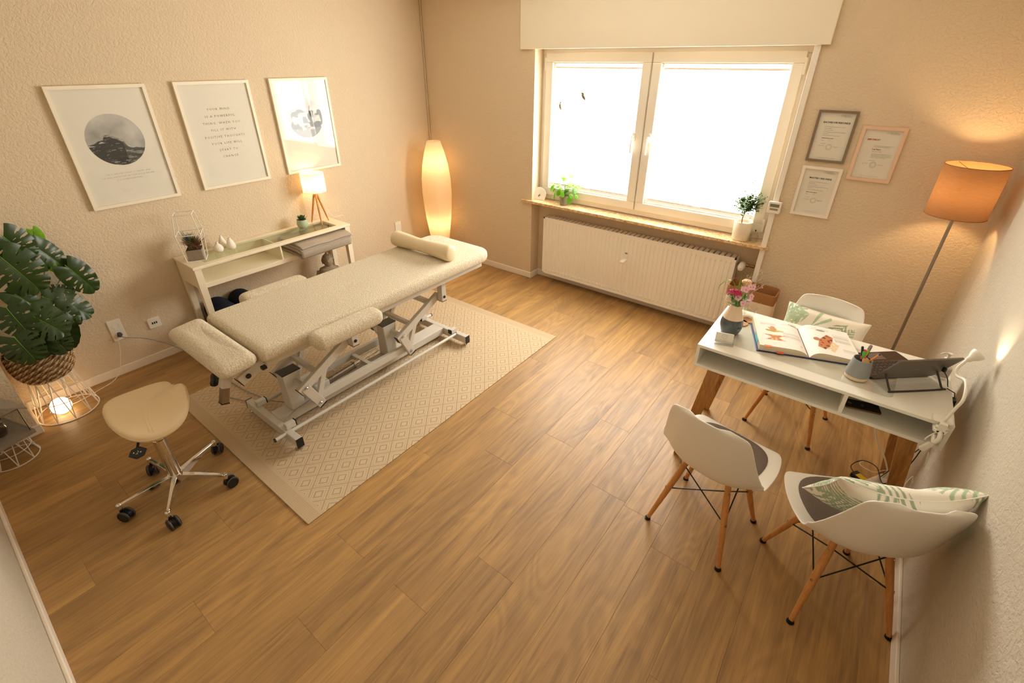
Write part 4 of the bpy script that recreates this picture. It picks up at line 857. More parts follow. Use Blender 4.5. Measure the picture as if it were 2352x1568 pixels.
def mleaf(L, Wd, slots, holes, droop=.25, fold=.18, seed=0):
    """monstera leaf in its own frame: base at origin, tip along +X, blade normal +Z"""
    rr_ = random.Random(seed); NUu, NV = 72, 26; b = B()
    def half(u): return Wd * (math.sin(PI * min(1, (u * .93 + .07)) ** .72) ** .62) * (1 if u < .97 else max(.05, (1 - u) / .03))
    def pt(u, v, s):
        ang = R(115 - 78 * u ** .8); w = half(u) * v; base_x = L * (.12 + .88 * u) if u > 0 else L * .12
        x = L * (.10 + .90 * u) + w * math.cos(ang) * 1.05 - (.10 * L * v * (1 - u) ** 3 * 1.4); y = s * w * math.sin(min(ang, R(90)) if ang < R(90) else ang)
        z = -droop * L * (x / L) ** 2 * .8 + fold * abs(y) - 1.3 * fold * y * y / Wd + .012 * L * math.sin(u * 30) * v
        return Vector((x, y, z))
    for s in (-1, 1):
        sl = [(c + rr_.uniform(-.02, .02), w_, v0 + rr_.uniform(-.05, .05)) for c, w_, v0 in slots]; ho = [(c + rr_.uniform(-.02, .02), w_, v0, v1) for c, w_, v0, v1 in holes]
        def skip(u, v):
            for c, w_, v0 in sl:
                if v > v0 and abs(u - c) < w_ * min(1, (v - v0) / (1 - v0) * 1.6 + .25): return True
            for c, w_, v0, v1 in ho:
                if v0 < v < v1 and abs(u - c) < w_ * math.sqrt(max(0, 1 - (2 * (v - v0) / (v1 - v0) - 1) ** 2)): return True
            return False
        grid(b, NUu, NV, lambda u, v: pt(u, v, s), skip)
    bmesh.ops.remove_doubles(b, verts=b.verts, dist=1e-5); loose = [v for v in b.verts if not v.link_faces]; bmesh.ops.delete(b, geom=loose, context='VERTS')
    return b
SL = [(.17, .020, .50), (.31, .022, .45), (.45, .022, .45), (.59, .020, .45), (.72, .016, .5)]; HO = [(.24, .012, .16, .36), (.38, .012, .16, .38), (.52, .012, .16, .38)]
SL2 = [(.45, .016, .62), (.62, .016, .6)]; HO2 = [(.28, .020, .3, .75), (.42, .018, .25, .6), (.55, .018, .28, .75)]
def xyz(px, py, z):   # not a camera trick: hand-measured leaf base points, already in metres
    return Vector((px, py, z))
LV = [ # base, tip (metres), half width, style, roll, young
 ((.14, -3.347, .929), (.16, -3.258, .728), .088, 2, 0, 0), ((.18, -3.527, .788), (.26, -3.352, .637), .100, 1, 0, 0), ((.12, -3.447, 1.089), (.14, -3.345, .920), .078, 2, 0, 0),
 ((.22, -3.552, 1.20), (.22, -3.481, 1.040), .100, 1, 0, 0), ((.30, -3.607, 1.111), (.34, -3.522, .890), .125, 1, 0, 0), ((.34, -3.621, .762), (.44, -3.532, .640), .105, 1, 0, 0),
 ((.32, -3.589, .631), (.40, -3.555, .500), .080, 2, 0, 0), ((.26, -3.465, .585), (.30, -3.520, .472), .060, 3, 0, 0), ((.14, -3.479, .793), (.15, -3.365, .775), .055, 1, 0, 0),
 ((.30, -3.646, .909), (.34, -3.575, .800), .065, 3, 0, 0), ((.40, -3.690, .863), (.46, -3.668, .690), .090, 1, 0, 0), ((.42, -3.723, .689), (.48, -3.700, .540), .095, 1, 0, 0),
 ((.22, -3.495, .727), (.28, -3.435, .590), .070, 2, 0, 0), ((.36, -3.632, .660), (.42, -3.633, .520), .080, 2, 0, 0),
 ((.08, -3.405, 1.165), (.10, -3.385, 1.090), .032, 3, 0, 1), ((.10, -3.42, .98), (.15, -3.40, .91), .030, 3, 0, 1)]
for i, (p, q, wd_, st, roll, young) in enumerate(LV):
    p, q = Vector(p) - Vector((.2, -3.662, .289)), Vector(q) - Vector((.2, -3.662, .289)); d = (q - p); L = d.length * 1.08; d.normalize()
    side = Vector((0, 0, 1)).cross(d).normalized(); nrm = d.cross(side).normalized(); tiltv = Vector((.55, -.55, .62)); nrm = (nrm * .45 + (tiltv - d * tiltv.dot(d)).normalized() * .75).normalized(); side = nrm.cross(d).normalized()
    M = Matrix(((d.x, side.x, nrm.x, p.x), (d.y, side.y, nrm.y, p.y), (d.z, side.z, nrm.z, p.z), (0, 0, 0, 1)))
    b = mleaf(L, wd_, SL if st == 1 else SL2 if st == 2 else [], HO if st == 1 else HO2 if st == 2 else [], .22, .22, i); xf(b, M)
    bmesh.ops.recalc_face_normals(b, faces=b.faces); lf = obj('leaf', b, 'monstera_young' if young else 'monstera', t, smooth=True)
    b = B(); tube(b, [M @ Vector((L * .02 + L * .9 * k / 8, 0, -.22 * L * (.02 + .9 * k / 8) ** 2 * .8 + .0015)) for k in range(9)], [.0022 - .0002 * k for k in range(9)], 5); obj('midrib', b, 'monstera_young', lf, smooth=True)
    root = Vector((RP.uniform(-.05, .05), RP.uniform(-.05, .05), .17)); m1 = root + (p - root) * .5 + Vector((0, 0, .03))
    b = B(); tube(b, smooth_path([root, m1, p + d * .02]), .0042, 8, r2=.0028); obj('stem', b, 'succulent', t, smooth=True)

# metal tray terrarium on the small wire basket, foreground left
t = thing('wire_stand', 'small white wire basket stand under the metal lantern house', 'plant stand', (.500, -3.985, 0)); basket(t, .112, .080, .165, 9, .0026)
t = thing('glass_lantern', 'grey metal and glass lantern house with a small plant inside', 'lantern', (.500, -3.985, .170), R(18))
b = B(); pl = [(-.14, -.10), (.12, -.10), (.165, -.03), (.165, .10), (-.14, .10)]; pl = rpoly(-.15, .155, -.095, .095, .002, 1); prism(b, pl, 0, .022); obj('base_tray', b, 'concrete', t, bevel=.003)
b = B()
for x_, y_ in ((-.135, -.08), (.14, -.08), (.14, .08), (-.135, .08)): tube(b, [(x_, y_, .022), (x_, y_, .175)], .0022, 6)
for z in (.175,): tube(b, [(-.135, -.08, z), (.14, -.08, z), (.14, .08, z), (-.135, .08, z)], .0022, 6, closed=True)
obj('wire_posts', b, 'dark_metal', t); b = B(); 
for s_ in (-1, 1): v_ = [b.verts.new(c) for c in ((-.16, s_ * .11, .165), (.165, s_ * .11, .165), (.165, 0, .245), (-.16, 0, .245))]; b.faces.new(v_)
obj('roof', b, 'concrete', t, solid=.006)
b = B(); 
for s_ in (-1, 1): box(b, -.134, .139, s_ * .08 - .0008, s_ * .08 + .0008, .022, .174)
obj('glass_side', b, 'clear', t); b = B(); tube(b, [(.10, -.098, .010), (.135, -.104, .006), (.135, -.104, .018), (.10, -.098, .014)], .003, 6); tube(b, [(.09, -.096, .012), (.14, -.1, .012)], .006, 8); obj('latch', b, 'brushed', t)
b = B(); lathe(b, [(.03, .023), (.042, .04), (.046, .07), (.038, .10), (.030, .112)], 40, mod=lambda a, i: 1 + .05 * abs(math.sin(a * PI * 20))); gv = obj('ribbed_bowl', b, 'ribbed_glass', t, smooth=True, loc=(.03, -.01, 0)); b = B(); lathe(b, [(.0, .026), (.038, .028), (.040, .050), (.0, .055)], 20); obj('soil', b, 'soil', t, loc=(.03, -.01, 0))
for i in range(9): 
    b = B(); a = i * 2.4; tube(b, [(.03, -.01, .05), (.03 + .02 * math.cos(a), -.01 + .02 * math.sin(a), .085), (.03 + .045 * math.cos(a), -.01 + .045 * math.sin(a), .10 + .01 * (i % 3))], [.004, .005, .001], 5); obj('leaf', b, 'monstera', t, smooth=True)

# ---------------------------------------------------------------- paper floor lamp, brown shade floor lamp
t = thing('paper_floor_lamp', 'tall glowing paper lantern floor lamp in the corner', 'lamp', (.262, -.205, 0)); pr = [(.085, .10), (.098, .22), (.118, .36), (.138, .50), (.152, .66), (.158, .80), (.154, .94), (.136, 1.08), (.105, 1.21), (.082, 1.28), (.070, 1.32)]
b = B(); 
def pmod(a, i): return 1 - .035 * abs(math.sin(a * PI * 8)) ** .5 + .03
lathe(b, pr, 96, mod=lambda a, i: 1 - .03 * (1 - abs(math.cos(a * PI * 8)) ** 6), caps=False); ls = obj('paper_shade', b, 'paper_shade', t, smooth=True, auto=80)
for z, r_ in [(pr[0][1], pr[0][0]), (pr[-1][1], pr[-1][0])]: b = B(); tube(b, [(r_ * math.cos(TAU * k / 32), r_ * math.sin(TAU * k / 32), z) for k in range(32)], .0018, 5, closed=True); obj('ring', b, 'wire_white', t)

for k_ in range(8): b = B(); a = TAU * k_ / 8; tube(b, [((r_ + .001) * math.cos(a), (r_ + .001) * math.sin(a), z) for r_, z in pr], .0010, 4); obj('rib', b, 'wire_white', t)
b = B(); lathe(b, [(.10, 0), (.10, .012), (.012, .016), (.008, .03), (.008, 1.05)], 24); obj('base', b, 'wire_white', t, smooth=True); bulb(t, .47, 1.6, .022)
b = B(); r_ = .022; lathe(b, [(0, -r_), (r_ * .7, -r_ * .7), (r_, 0), (r_ * .7, r_ * .7), (r_ * .5, r_ * 1.2)], 16); obj('light_bulb', b, 'bulb_160', t, smooth=True, loc=(0, 0, 1.10))
t = thing('floor_lamp', 'floor lamp with brown fabric drum shade in the right corner', 'lamp', (4.452, -.245, 0)); b = B(); lathe(b, [(.13, 0), (.13, .010), (.02, .016), (.012, .03)], 40); obj('base', b, 'brushed', t, smooth=True)
b = B(); lathe(b, [(.0085, .02), (.0085, 1.46)], 16); obj('pole', b, 'brushed', t, smooth=True)
lampshade(t, .137, .137, 1.300, 1.570, 'shade_brown'); bulb(t, 1.440, 8.0, .030)
b = B()
for a in (0, TAU / 3, 2 * TAU / 3): tube(b, [(0, 0, 1.53), (.136 * math.cos(a), .136 * math.sin(a), 1.565)], .0015, 5)
obj('shade_spider', b, 'brushed', t)
# ---------------------------------------------------------------- shell chairs
LC = {}
def lerp(tab, x):
    key = id(tab)
    if key not in LC: LC[key] = [(p.x, p.y) for p in smooth_path([(a, c, 0) for a, c in tab], 8)]
    for (a, va), (c, vc) in zip(LC[key], LC[key][1:]):
        if x <= c: return va + (vc - va) * ((x - a) / (c - a) if c > a else 0)
    return tab[-1][1]
PROF = smooth_path([(0, .232, .405), (0, .226, .428), (0, .195, .442), (0, .13, .440), (0, .06, .428), (0, -.02, .418), (0, -.10, .420), (0, -.155, .440), (0, -.190, .480), (0, -.212, .54), (0, -.226, .60), (0, -.238, .66), (0, -.249, .72), (0, -.257, .770), (0, -.260, .794)], 4)
WID = [(0, .100), (.035, .128), (.07, .150), (.14, .190), (.21, .214), (.30, .226), (.45, .226), (.58, .220), (.68, .201), (.80, .180), (.90, .160), (.95, .140), (.98, .113), (1, .075)]
LIFT = [(0, .0), (.12, .004), (.25, .014), (.40, .046), (.52, .082), (.64, .074), (.78, .052), (.9, .036), (1, .026)]
NP = len(PROF) - 1
def shell(u, v):
    i = min(int(u * NP), NP - 1); f = u * NP - i; p = PROF[i].lerp(PROF[i + 1], f); d = (PROF[i + 1] - PROF[i]).normalized(); n = Vector((0, -d.z, d.y)) * -1
    n = Vector((0, d.z, -d.y)) if (Vector((0, d.z, -d.y)).z > 0 or Vector((0, d.z, -d.y)).y > .3) else n
    s = (v - .5) * 2; w = lerp(WID, u); k_ = abs(s) ** 2.6 * lerp(LIFT, u); flare = .010 * max(0, abs(s) - .86) / .14
    return Vector((s * (w + flare), p.y + n.y * k_, p.z + n.z * k_))
def make_chair(label, loc, rotz):
    t = thing('shell_chair', label, 'chair', loc, rotz, 'white shell chairs around the desk')
    b = B(); grid(b, 56, 28, shell); o = obj('seat_shell', b, 'shell_white', t, smooth=True, auto=180); md = o.modifiers.new('s', 'SOLIDIFY'); md.thickness = .0065; md.offset = -1; md2 = o.modifiers.new('b', 'BEVEL'); md2.width = .0025; md2.segments = 2; md2.limit_method = 'ANGLE'; md2.angle_limit = R(50)
    tops = {}
    for sx in (-1, 1):
        for sy in (-1, 1):
            top = Vector((sx * .098, sy * .085 - .005, .405)); ft = Vector((sx * .187, sy * .190, .004)); d = ft - top
            b = B(); tube(b, [top, top + d * .25, top + d * .6, top + d * .985], [.0125, .0150, .0135, .0095], 14); lg = obj('leg', b, 'beech', t, smooth=True)
            b = B(); tube(b, [ft - d * .02 + Vector((0, 0, .0)), ft], .0120, 12); lathe(b, [(.015, -.004), (.015, .002)], 14, ft); obj('foot_glide', b, 'black_plastic', lg, smooth=True)
            b = B()
            for q in (.10, .46):
                c = top + d * q; nn = Vector((sx, sy * .6, .25)).normalized(); tube(b, [c + nn * .009, c + nn * .0165], .0055, 8)
            obj('screw', b, 'steel', lg); tops[sx, sy] = (top, d)
    def at(k_, q): return tops[k_][0] + tops[k_][1] * q
    L4 = [(-1, -1), (1, -1), (1, 1), (-1, 1)]
    for i in range(4):
        a, c = L4[i], L4[(i + 1) % 4]
        for p, q in ((a, c), (c, a)): b = B(); tube(b, [at(p, .08), at(q, .46)], .0032, 6); obj('cross_wire', b, 'black_metal', t)
    b = B()
    for (sx, sy), (tp, d) in tops.items(): tube(b, [tp + Vector((0, 0, .0)), Vector((sx * .07, sy * .06, .415))], .009, 8)
    obx = .10
    for sy in (-1, 1): obox(b, (-obx, sy * .08, .408), (obx, sy * .08, .408), .02, .004)
    obj('seat_mount', b, 'black_metal', t); return t
c1 = make_chair('white shell chair with bare back turned to the rug, nearest the bed', (3.839, -1.944, 0), R(-10))
c2 = make_chair('white shell chair against the right wall with a leaf cushion', (4.375, -1.960, 0), R(28))
c3 = make_chair('white shell chair behind the desk by the window wall', (4.027, -.836, 0), R(-97 - 90 + 0))
def felt_pad(label, loc, rotz):
    b = B(); vs = []; N = 44
    def op(a): ca, sa = math.cos(a), math.sin(a); return (math.copysign(abs(ca) ** .75, ca) * (.178 - .014 * sa * -1), math.copysign(abs(sa) ** .8, sa) * .165)
    for s_, dz in ((1, .0), (1, .006), (.985, .008), (.8, .008), (.6, .008), (.4, .008), (.2, .008), (.03, .008)):
        row = []
        for i in range(N):
            x, y = op(TAU * i / N); x *= s_; y = y * s_ + .040; bestu = min(range(0, 57), key=lambda k_: abs(shell(k_ / 56 * .5, .5).y - y)) / 56 * .5; w = lerp(WID, bestu); z = shell(bestu, .5 + .5 * max(-1, min(1, x / w))).z
            row.append(b.verts.new((x, y, z + .0045 + dz)))
        vs.append(row)
    for p_, q_ in zip(vs, vs[1:]):
        for i in range(N): b.faces.new((p_[i], p_[(i + 1) % N], q_[(i + 1) % N], q_[i]))
    b.faces.new(vs[-1]); b.faces.new(vs[0][::-1]); o = obj('seat_pad', b, 'felt', smooth=True, loc=loc, rot=(0, 0, rotz)); return tag(o, label, 'seat pad', 'grey felt seat pads')
felt_pad('grey felt pad on the shell chair nearest the bed', (3.839, -1.944, .0), R(-10)); felt_pad('grey felt pad on the shell chair against the right wall', (4.375, -1.960, .0), R(28))

def leafprint(seed, w, h, n, sparse, c_leaf, c_bg):
    rr_ = random.Random(seed); items = []
    for i in range(n):
        items.append((rr_.uniform(-w / 2, w / 2), rr_.uniform(-h / 2, h / 2), rr_.uniform(0, TAU), rr_.uniform(.085, .12) * (1.35 if sparse else 1), rr_.choice((0, 1, 1, 2)) if not sparse else 1, rr_.uniform(.75, 1.2)))
    def fn(x, y):
        col = c_bg
        for cx, cy, a, L, kind, sh in items:
            dx, dy = x - cx, y - cy
            if dx * dx + dy * dy > L * L * 1.3: continue
            u = (dx * math.cos(a) + dy * math.sin(a)) / L; v = abs(-dx * math.sin(a) + dy * math.cos(a)) / L; hit = False
            if kind == 0:    # fan of narrow blades
                an = math.atan2(v, u); r_ = math.hypot(u, v)
                if r_ < 1 and an < 2.0: hit = (math.cos(an * 11) > -.25 + r_ * .9) or r_ < .10
            elif kind == 1:  # feathered frond
                uu = u * .5 + .5
                if -1 < u < 1:
                    wd_ = .46 * math.sin(PI * uu) ** .7; s_ = u + v * 1.1; hit = v < wd_ and math.sin(s_ * 30) > (.0 if not sparse else .3) or v < .014
            else:            # slit leaf, mostly filled
                uu = u * .5 + .5
                if -1 < u < 1:
                    wd_ = .62 * math.sin(PI * uu) ** .8; s_ = u - v * .8; hit = v < wd_ and (v < .22 or math.sin(s_ * 19) > -.45) and v > .018
            if hit: col = tuple(c_leaf[k_] * sh for k_ in range(3))
        return col
    return fn
def pillow(label, w, h, th, M, fn, group, bend=0, nx=130, ny=90, drape=None):
    t = thing('scatter_cushion', label, 'cushion', M.to_translation(), group=group); Rm = M.to_3x3().to_4x4()
    for side, nm in ((1, 'cover'), (-1, 'cover_back')):
        b = B(); lay = b.verts.layers.float_color.new('Col')
        def f(u, v):
            x, y = (u - .5) * 2, (v - .5) * 2; px = x * (1 - .07 * (1 - abs(x)) * 0 - .06 * (1 - y * y) * abs(x)); py = y * (1 - .09 * (1 - x * x) * abs(y))
            z = th / 2 * (max(0, (1 - x ** 4)) ** .55) * (max(0, (1 - y ** 4)) ** .55); wr = .004 * noise.noise(Vector((x * 2.2, y * 2.2, side * 3))) * 2 * (1 - x ** 8) * (1 - y ** 8)
            z = side * (z + wr) + bend * px * px * abs(1); return Vector((px * w / 2, py * h / 2, z))
        vs = grid(b, nx, ny, f)
        for row in vs:
            for vv in row: c = fn(vv.co.x, vv.co.y) if side == 1 else fn(vv.co.x + .03, -vv.co.y); vv[lay] = (*c[:3], 1)
        xf(b, Rm); obj(nm, b, 'printed_fabric', t, smooth=True)
    b = B(); pts = []
    for i in range(80):
        a = i / 80 * 4; s_ = int(a); f_ = a - s_; x, y = ((-1 + 2 * f_, -1), (1, -1 + 2 * f_), (1 - 2 * f_, 1), (-1, 1 - 2 * f_))[s_]; px = x * (1 - .06 * (1 - y * y) * abs(x)); py = y * (1 - .09 * (1 - x * x) * abs(y)); pts.append(Rm @ Vector((px * w / 2, py * h / 2, bend * px * px)))
    tube(b, pts, .0022, 5, closed=True); obj('piping', b, 'card_white', t, smooth=True)
    return t
LG = srgb(168, 186, 156); BGc = srgb(242, 236, 222)
def basis(loc, xd, yd):
    xd = Vector(xd).normalized(); yd = Vector(yd); yd = (yd - xd * yd.dot(xd)).normalized(); zd = xd.cross(yd); return Matrix(((xd.x, yd.x, zd.x, loc[0]), (xd.y, yd.y, zd.y, loc[1]), (xd.z, yd.z, zd.z, loc[2]), (0, 0, 0, 1)))
pillow('leaf patterned cushion leaning on the backrest of the chair behind the desk', .44, .27, .10, basis((4.045, -.690, .590), (1, -.12, 0), (.02, .42, .9)), leafprint(14, .46, .28, 15, False, LG, BGc), 'leaf patterned cushions on the chairs', nx=150, ny=90)
pillow('leaf patterned cushion tucked into the chair against the right wall', .46, .30, .105, basis((4.432, -2.030, .640), (-.885, -.466, -.02), (.26, -.52, .80)), leafprint(3, .46, .32, 9, True, LG, srgb(242, 236, 222)), 'leaf patterned cushions on the chairs', nx=150, ny=90, bend=.045)

# ---------------------------------------------------------------- desk
DX0, DX1, DY0, DY1, DZ = 3.560, 4.587, -1.580, -1.033, .770
t = thing('desk', 'white desk with open compartments on splayed wooden legs', 'desk', ((DX0 + DX1) / 2, (DY0 + DY1) / 2, 0)); hx, hy = (DX1 - DX0) / 2, (DY1 - DY0) / 2; th = .016; ZB = .640
def dbox(nm, *a, mat='desk_white', bev=.0012): b = B(); box(b, *a); return obj(nm, b, mat, t, bevel=bev)
dbox('desktop', -hx, hx, -hy, hy, DZ - th, DZ); dbox('bottom_board', -hx, hx, -hy, hy, ZB - .0, ZB + th)
dbox('side_board', -hx, -hx + th, -hy, hy, ZB + th, DZ - th); dbox('side_board', hx - th, hx, -hy, hy, ZB + th, DZ - th); dbox('divider', 4.213 - 4.0735, 4.213 - 4.0735 + th, -hy, hy, ZB + th, DZ - th)
dbox('back_board', -hx + th, hx - th, hy - th, hy, ZB + th, DZ - th)
for sx in (-1, 1):
    for sy in (-1, 1):
        top = Vector((sx * (hx - .105), sy * (hy - .060), ZB)); ft = Vector((sx * (hx - .022), sy * (hy - .012), .004)); b = B(); d = (ft - top)
        w0, w1 = .034, .022; vs = []
        for c, w in ((top, w0), (ft, w1)): vs.append([b.verts.new((c.x + a * w, c.y + e * w * .55, c.z)) for a, e in ((-1, -1), (1, -1), (1, 1), (-1, 1))])
        for k_ in range(4): b.faces.new((vs[0][k_], vs[0][(k_ + 1) % 4], vs[1][(k_ + 1) % 4], vs[1][k_]))
        b.faces.new(vs[0][::-1]); b.faces.new(vs[1]); lg = obj('leg', b, 'acacia', t, bevel=.003); b = B(); c = top + d * .2 + Vector((0, -.020 * sy * -1 * -1, 0)); tube(b, [c + Vector((sx * .0, -.022, 0)), c + Vector((0, -.0265, 0))], .006, 10); obj('screw', b, 'brass', lg)
    dbox('leg_rail', sx * (hx - .105) - .018, sx * (hx - .105) + .018, -hy + .08, hy - .08, ZB - .05, ZB - .0005, mat='acacia')
dp = B(); prism(dp, rpoly(-.35, .35, -.19, .19, .03, 5), 0, .0012); tag(obj('desk_pad', dp, 'acrylic', loc=(4.04, -1.31, DZ + .0003), rot=(0, 0, R(-3))), 'clear desk pad lying under the open book', 'desk pad')
# vase with flowers
t = thing('flower_vase', 'cream and slate glazed vase with pink and magenta flowers on the desk', 'vase', (3.655, -1.352, DZ)); t.scale = (1.10, 1.10, 1.10)
pr = [(.030, 0), (.040, .004), (.049, .030), (.0515, .052), (.048, .075), (.040, .100), (.0315, .125), (.0255, .148), (.0245, .152), (.0215, .150), (.024, .12)]
def split(pr, z):
    lo, hi = [], []
    for (r0, z0), (r1, z1) in zip(pr, pr[1:]):
        (lo if z0 < z else hi).append((r0, z0))
        if z0 < z <= z1: r_ = r0 + (r1 - r0) * (z - z0) / (z1 - z0); lo.append((r_, z)); hi.insert(0, (r_, z))
    hi.append(pr[-1]); return lo, hi
fine = []
sp = smooth_path([(r_, 0, z) for r_, z in pr[:9]], 4); fine = [(p.x, p.z) for p in sp] + pr[9:]
lo, hi = split(fine, .083); b = B(); lathe(b, lo, 48); obj('lower_glaze', b, 'slate_glaze', t, smooth=True, auto=70); b = B(); lathe(b, hi, 48, caps=False); obj('upper_glaze', b, 'cream_ceramic', t, smooth=True, auto=70)
RF = random.Random(5)
def flower(t, c, nrm, r, mat, centre, npet=5):
    nrm = Vector(nrm).normalized(); M = Matrix.Translation(c) @ nrm.to_track_quat('Z', 'Y').to_matrix().to_4x4(); b = B()
    for k_ in range(npet):
        a = TAU * k_ / npet; g = B(); grid(g, 4, 4, lambda u, v: Vector((r * (.12 + .88 * u), (v - .5) * r * 1.05 * math.sin(PI * min(1, u * .8 + .12)), .15 * r * u * u - .1 * r * abs(v - .5)))); xf(g, Matrix.Rotation(a, 4, 'Z')); me = bpy.data.meshes.new('p'); g.to_mesh(me); g.free(); b.from_mesh(me); bpy.data.meshes.remove(me)
    xf(b, M); f_ = obj('flower', b, mat, t, smooth=True); b = B(); lathe(b, [(r * .16, 0), (r * .1, r * .08)], 8); xf(b, M); obj('flower_centre', b, centre, f_)
def stemp(t, p, q, mat='grass_green', r=.0012, bow=.01): b = B(); p, q = Vector(p), Vector(q); tube(b, smooth_path([p, (p + q) / 2 + Vector((RF.uniform(-bow, bow), RF.uniform(-bow, bow), .005)), q]), r, 5); return obj('stem', b, mat, t, smooth=True)
root = Vector((0, 0, .13))
# cluster of magenta sweet william
cm = Vector((-.020, -.005, .215)); stemp(t, root, cm)
for k_ in range(15):
    a = k_ * 2.4; rr_ = .0075 * math.sqrt(k_); o_ = Vector((rr_ * math.cos(a), rr_ * math.sin(a), .012 - rr_ * .5)); flower(t, cm + o_, o_ + Vector((0, -.01, .03)), .0105, 'petal_magenta', 'petal_magenta')
for c in ((.022, .010, .232), (.048, .018, .250), (.052, .012, .205), (.030, -.028, .178), (.010, .03, .225), (.035, .035, .24), (.002, -.018, .195), (.045, .03, .17)):
    c = Vector(c); stemp(t, root, c); flower(t, c, (c.x * 2, -.06, .05), .0155, 'petal_pink', 'petal_magenta')
for k_ in range(34):
    a = k_ * 2.4; ln = .028 + .012 * (k_ % 3); c = Vector((RF.uniform(-.022, .03), RF.uniform(-.022, .022), RF.uniform(.145, .195))); b = B(); grid(b, 6, 2, lambda u, v: Vector((ln * u, (v - .5) * .011 * math.sin(PI * min(1, u + .06)), -.008 * u * u))); xf(b, Matrix.Translation(c) @ Matrix.Rotation(a, 4, 'Z') @ Matrix.Rotation(R(-20 - 15 * (k_ % 4)), 4, 'Y')); obj('leaf', b, 'small_leaf', t, smooth=True)
for pts, w in ((((0, 0, .14), (-.03, .02, .235), (-.055, .01, .262), (-.085, -.01, .24), (-.095, -.02, .20)), .006), (((0, 0, .14), (-.025, .01, .20), (-.045, .015, .235)), .007), (((0, 0, .14), (-.012, .02, .22), (-.014, .03, .285)), .009), (((0, 0, .14), (.01, .03, .24), (.028, .05, .32)), .003)):
    sp = smooth_path(pts, 5); b = B(); n_ = len(sp); prev = None
    for i, p in enumerate(sp):
        wv = w * math.sin(PI * (.12 + .86 * i / (n_ - 1))) * .5; cur = [b.verts.new(p + Vector((wv, -wv * .6, 0))), b.verts.new(p - Vector((wv, -wv * .6, 0)))]
        if prev: b.faces.new((prev[0], prev[1], cur[1], cur[0]))
        prev = cur
    obj('grass_blade', b, 'grass_green', t, smooth=True)
for tip in ((.07, .05, .30), (.095, .04, .275), (.055, .06, .325), (-.07, -.04, .205), (.08, -.03, .15), (-.06, -.05, .18), (.02, .04, .29), (.10, .0, .17)):
    b = B(); tip = Vector(tip); tube(b, [root, (root + tip) / 2 + Vector((0, 0, .02)), tip], .0006, 4)
    for q in range(9):
        k_ = .5 + q * .055; p = root.lerp(tip, k_) + Vector((0, 0, .02 * (1 - k_) * 2)); e = p + Vector((RF.uniform(-.018, .018), RF.uniform(-.018, .018), RF.uniform(-.003, .016))); tube(b, [p, e], .0005, 3); bmesh.ops.create_icosphere(b, subdivisions=1, radius=.0016, matrix=Matrix.Translation(e))
        e2 = e + Vector((RF.uniform(-.01, .01), RF.uniform(-.01, .01), .006)); tube(b, [e, e2], .0007, 3)
    obj('dried_spray', b, 'dried', t)
# card holder
t = thing('card_holder', 'clear acrylic holder with white business cards in front of the vase', 'card holder', (3.664, -1.500, DZ + .002), R(15))
b = B(); box(b, -.048, .048, -.020, .020, 0, .003); xs = [((-.048, -.020), .0), ]
for y_, h_ in ((-.012, .018), (.014, .050)): v_ = [b.verts.new(c) for c in ((-.048, y_, .003), (.048, y_, .003), (.048, y_ + .012, h_), (-.048, y_ + .012, h_))]; b.faces.new(v_)
obj('acrylic_stand', b, 'acrylic', t, solid=.0015)
b = B(); box(b, -.0425, .0425, -.003, .004, 0, .052); xf(b, Matrix.Translation((0, .001, .005)) @ Matrix.Rotation(R(-18), 4, 'X')); cd_ = obj('card_stack', b, 'card_white', t, bevel=.0004)
b = B(); MC = Matrix.Translation((0, .001, .005)) @ Matrix.Rotation(R(-18), 4, 'X') @ Matrix.Translation((0, -.0034, .034)) @ Matrix.Rotation(R(90), 4, 'X')
tube(b, [(.013 * math.cos(TAU * k_ / 9) * (1 + .25 * (k_ % 2)), .010 * math.sin(TAU * k_ / 9) * (1 + .25 * (k_ % 2)), 0) for k_ in range(9)], .0004, 4, closed=True); tube(b, [(-.006, -.006, 0), (.0, .004, 0), (.004, -.002, 0), (.008, .006, 0)], .0003, 4)
for me in (text('Praxis fuer Physiotherapie', .0042, 0, -.019), text('Osteopathie', .0032, 0, -.024)): b.from_mesh(me)
xf(b, MC); obj('logo', b, 'print_grey', cd_)
# coasters, glass, carafe
for lab, x, y in (('round cork coaster under the drinking glass', 3.697, -1.150), ('round cork coaster half hidden behind the vase', 3.670, -1.212)):
    b = B(); lathe(b, [(.044, 0), (.045, .002), (.045, .004), (.044, .005)], 32); tag(obj('coaster', b, 'cork', loc=(x, y, DZ + .001), smooth=True), lab, 'coaster', 'cork coasters on the desk')
t = thing('drinking_glass', 'clear thick-bottomed drinking glass on the cork coaster', 'glass', (3.697, -1.150, DZ + .006)); b = B(); lathe(b, [(.0, .012), (.024, .012), (.027, .03), (.033, .055), (.038, .078), (.0395, .078), (.035, .055), (.029, .028), (.029, .006), (.024, 0), (0, 0)], 40); obj('glass_body', b, 'clear', t, smooth=True, auto=60)
b = B(); lathe(b, [(0, .0125), (.0235, .0125), (.0245, .020), (0, .020)], 32); obj('water', b, 'clear', t, smooth=True)
t = thing('carafe', 'glass carafe with round cork lid behind the flowers', 'carafe', (3.636, -1.085, DZ + .001)); b = B(); lathe(b, [(.0, .004), (.036, .004), (.038, .02), (.036, .09), (.022, .14), (.018, .18), (.0195, .18), (.024, .14), (.038, .09), (.040, .02), (.038, 0), (0, 0)], 36); obj('glass_body', b, 'clear', t, smooth=True, auto=60)
b = B(); lathe(b, [(.013, .165), (.015, .185), (.026, .188), (.027, .196), (.020, .204), (0, .206)], 28); obj('cork_lid', b, 'cork', t, smooth=True)
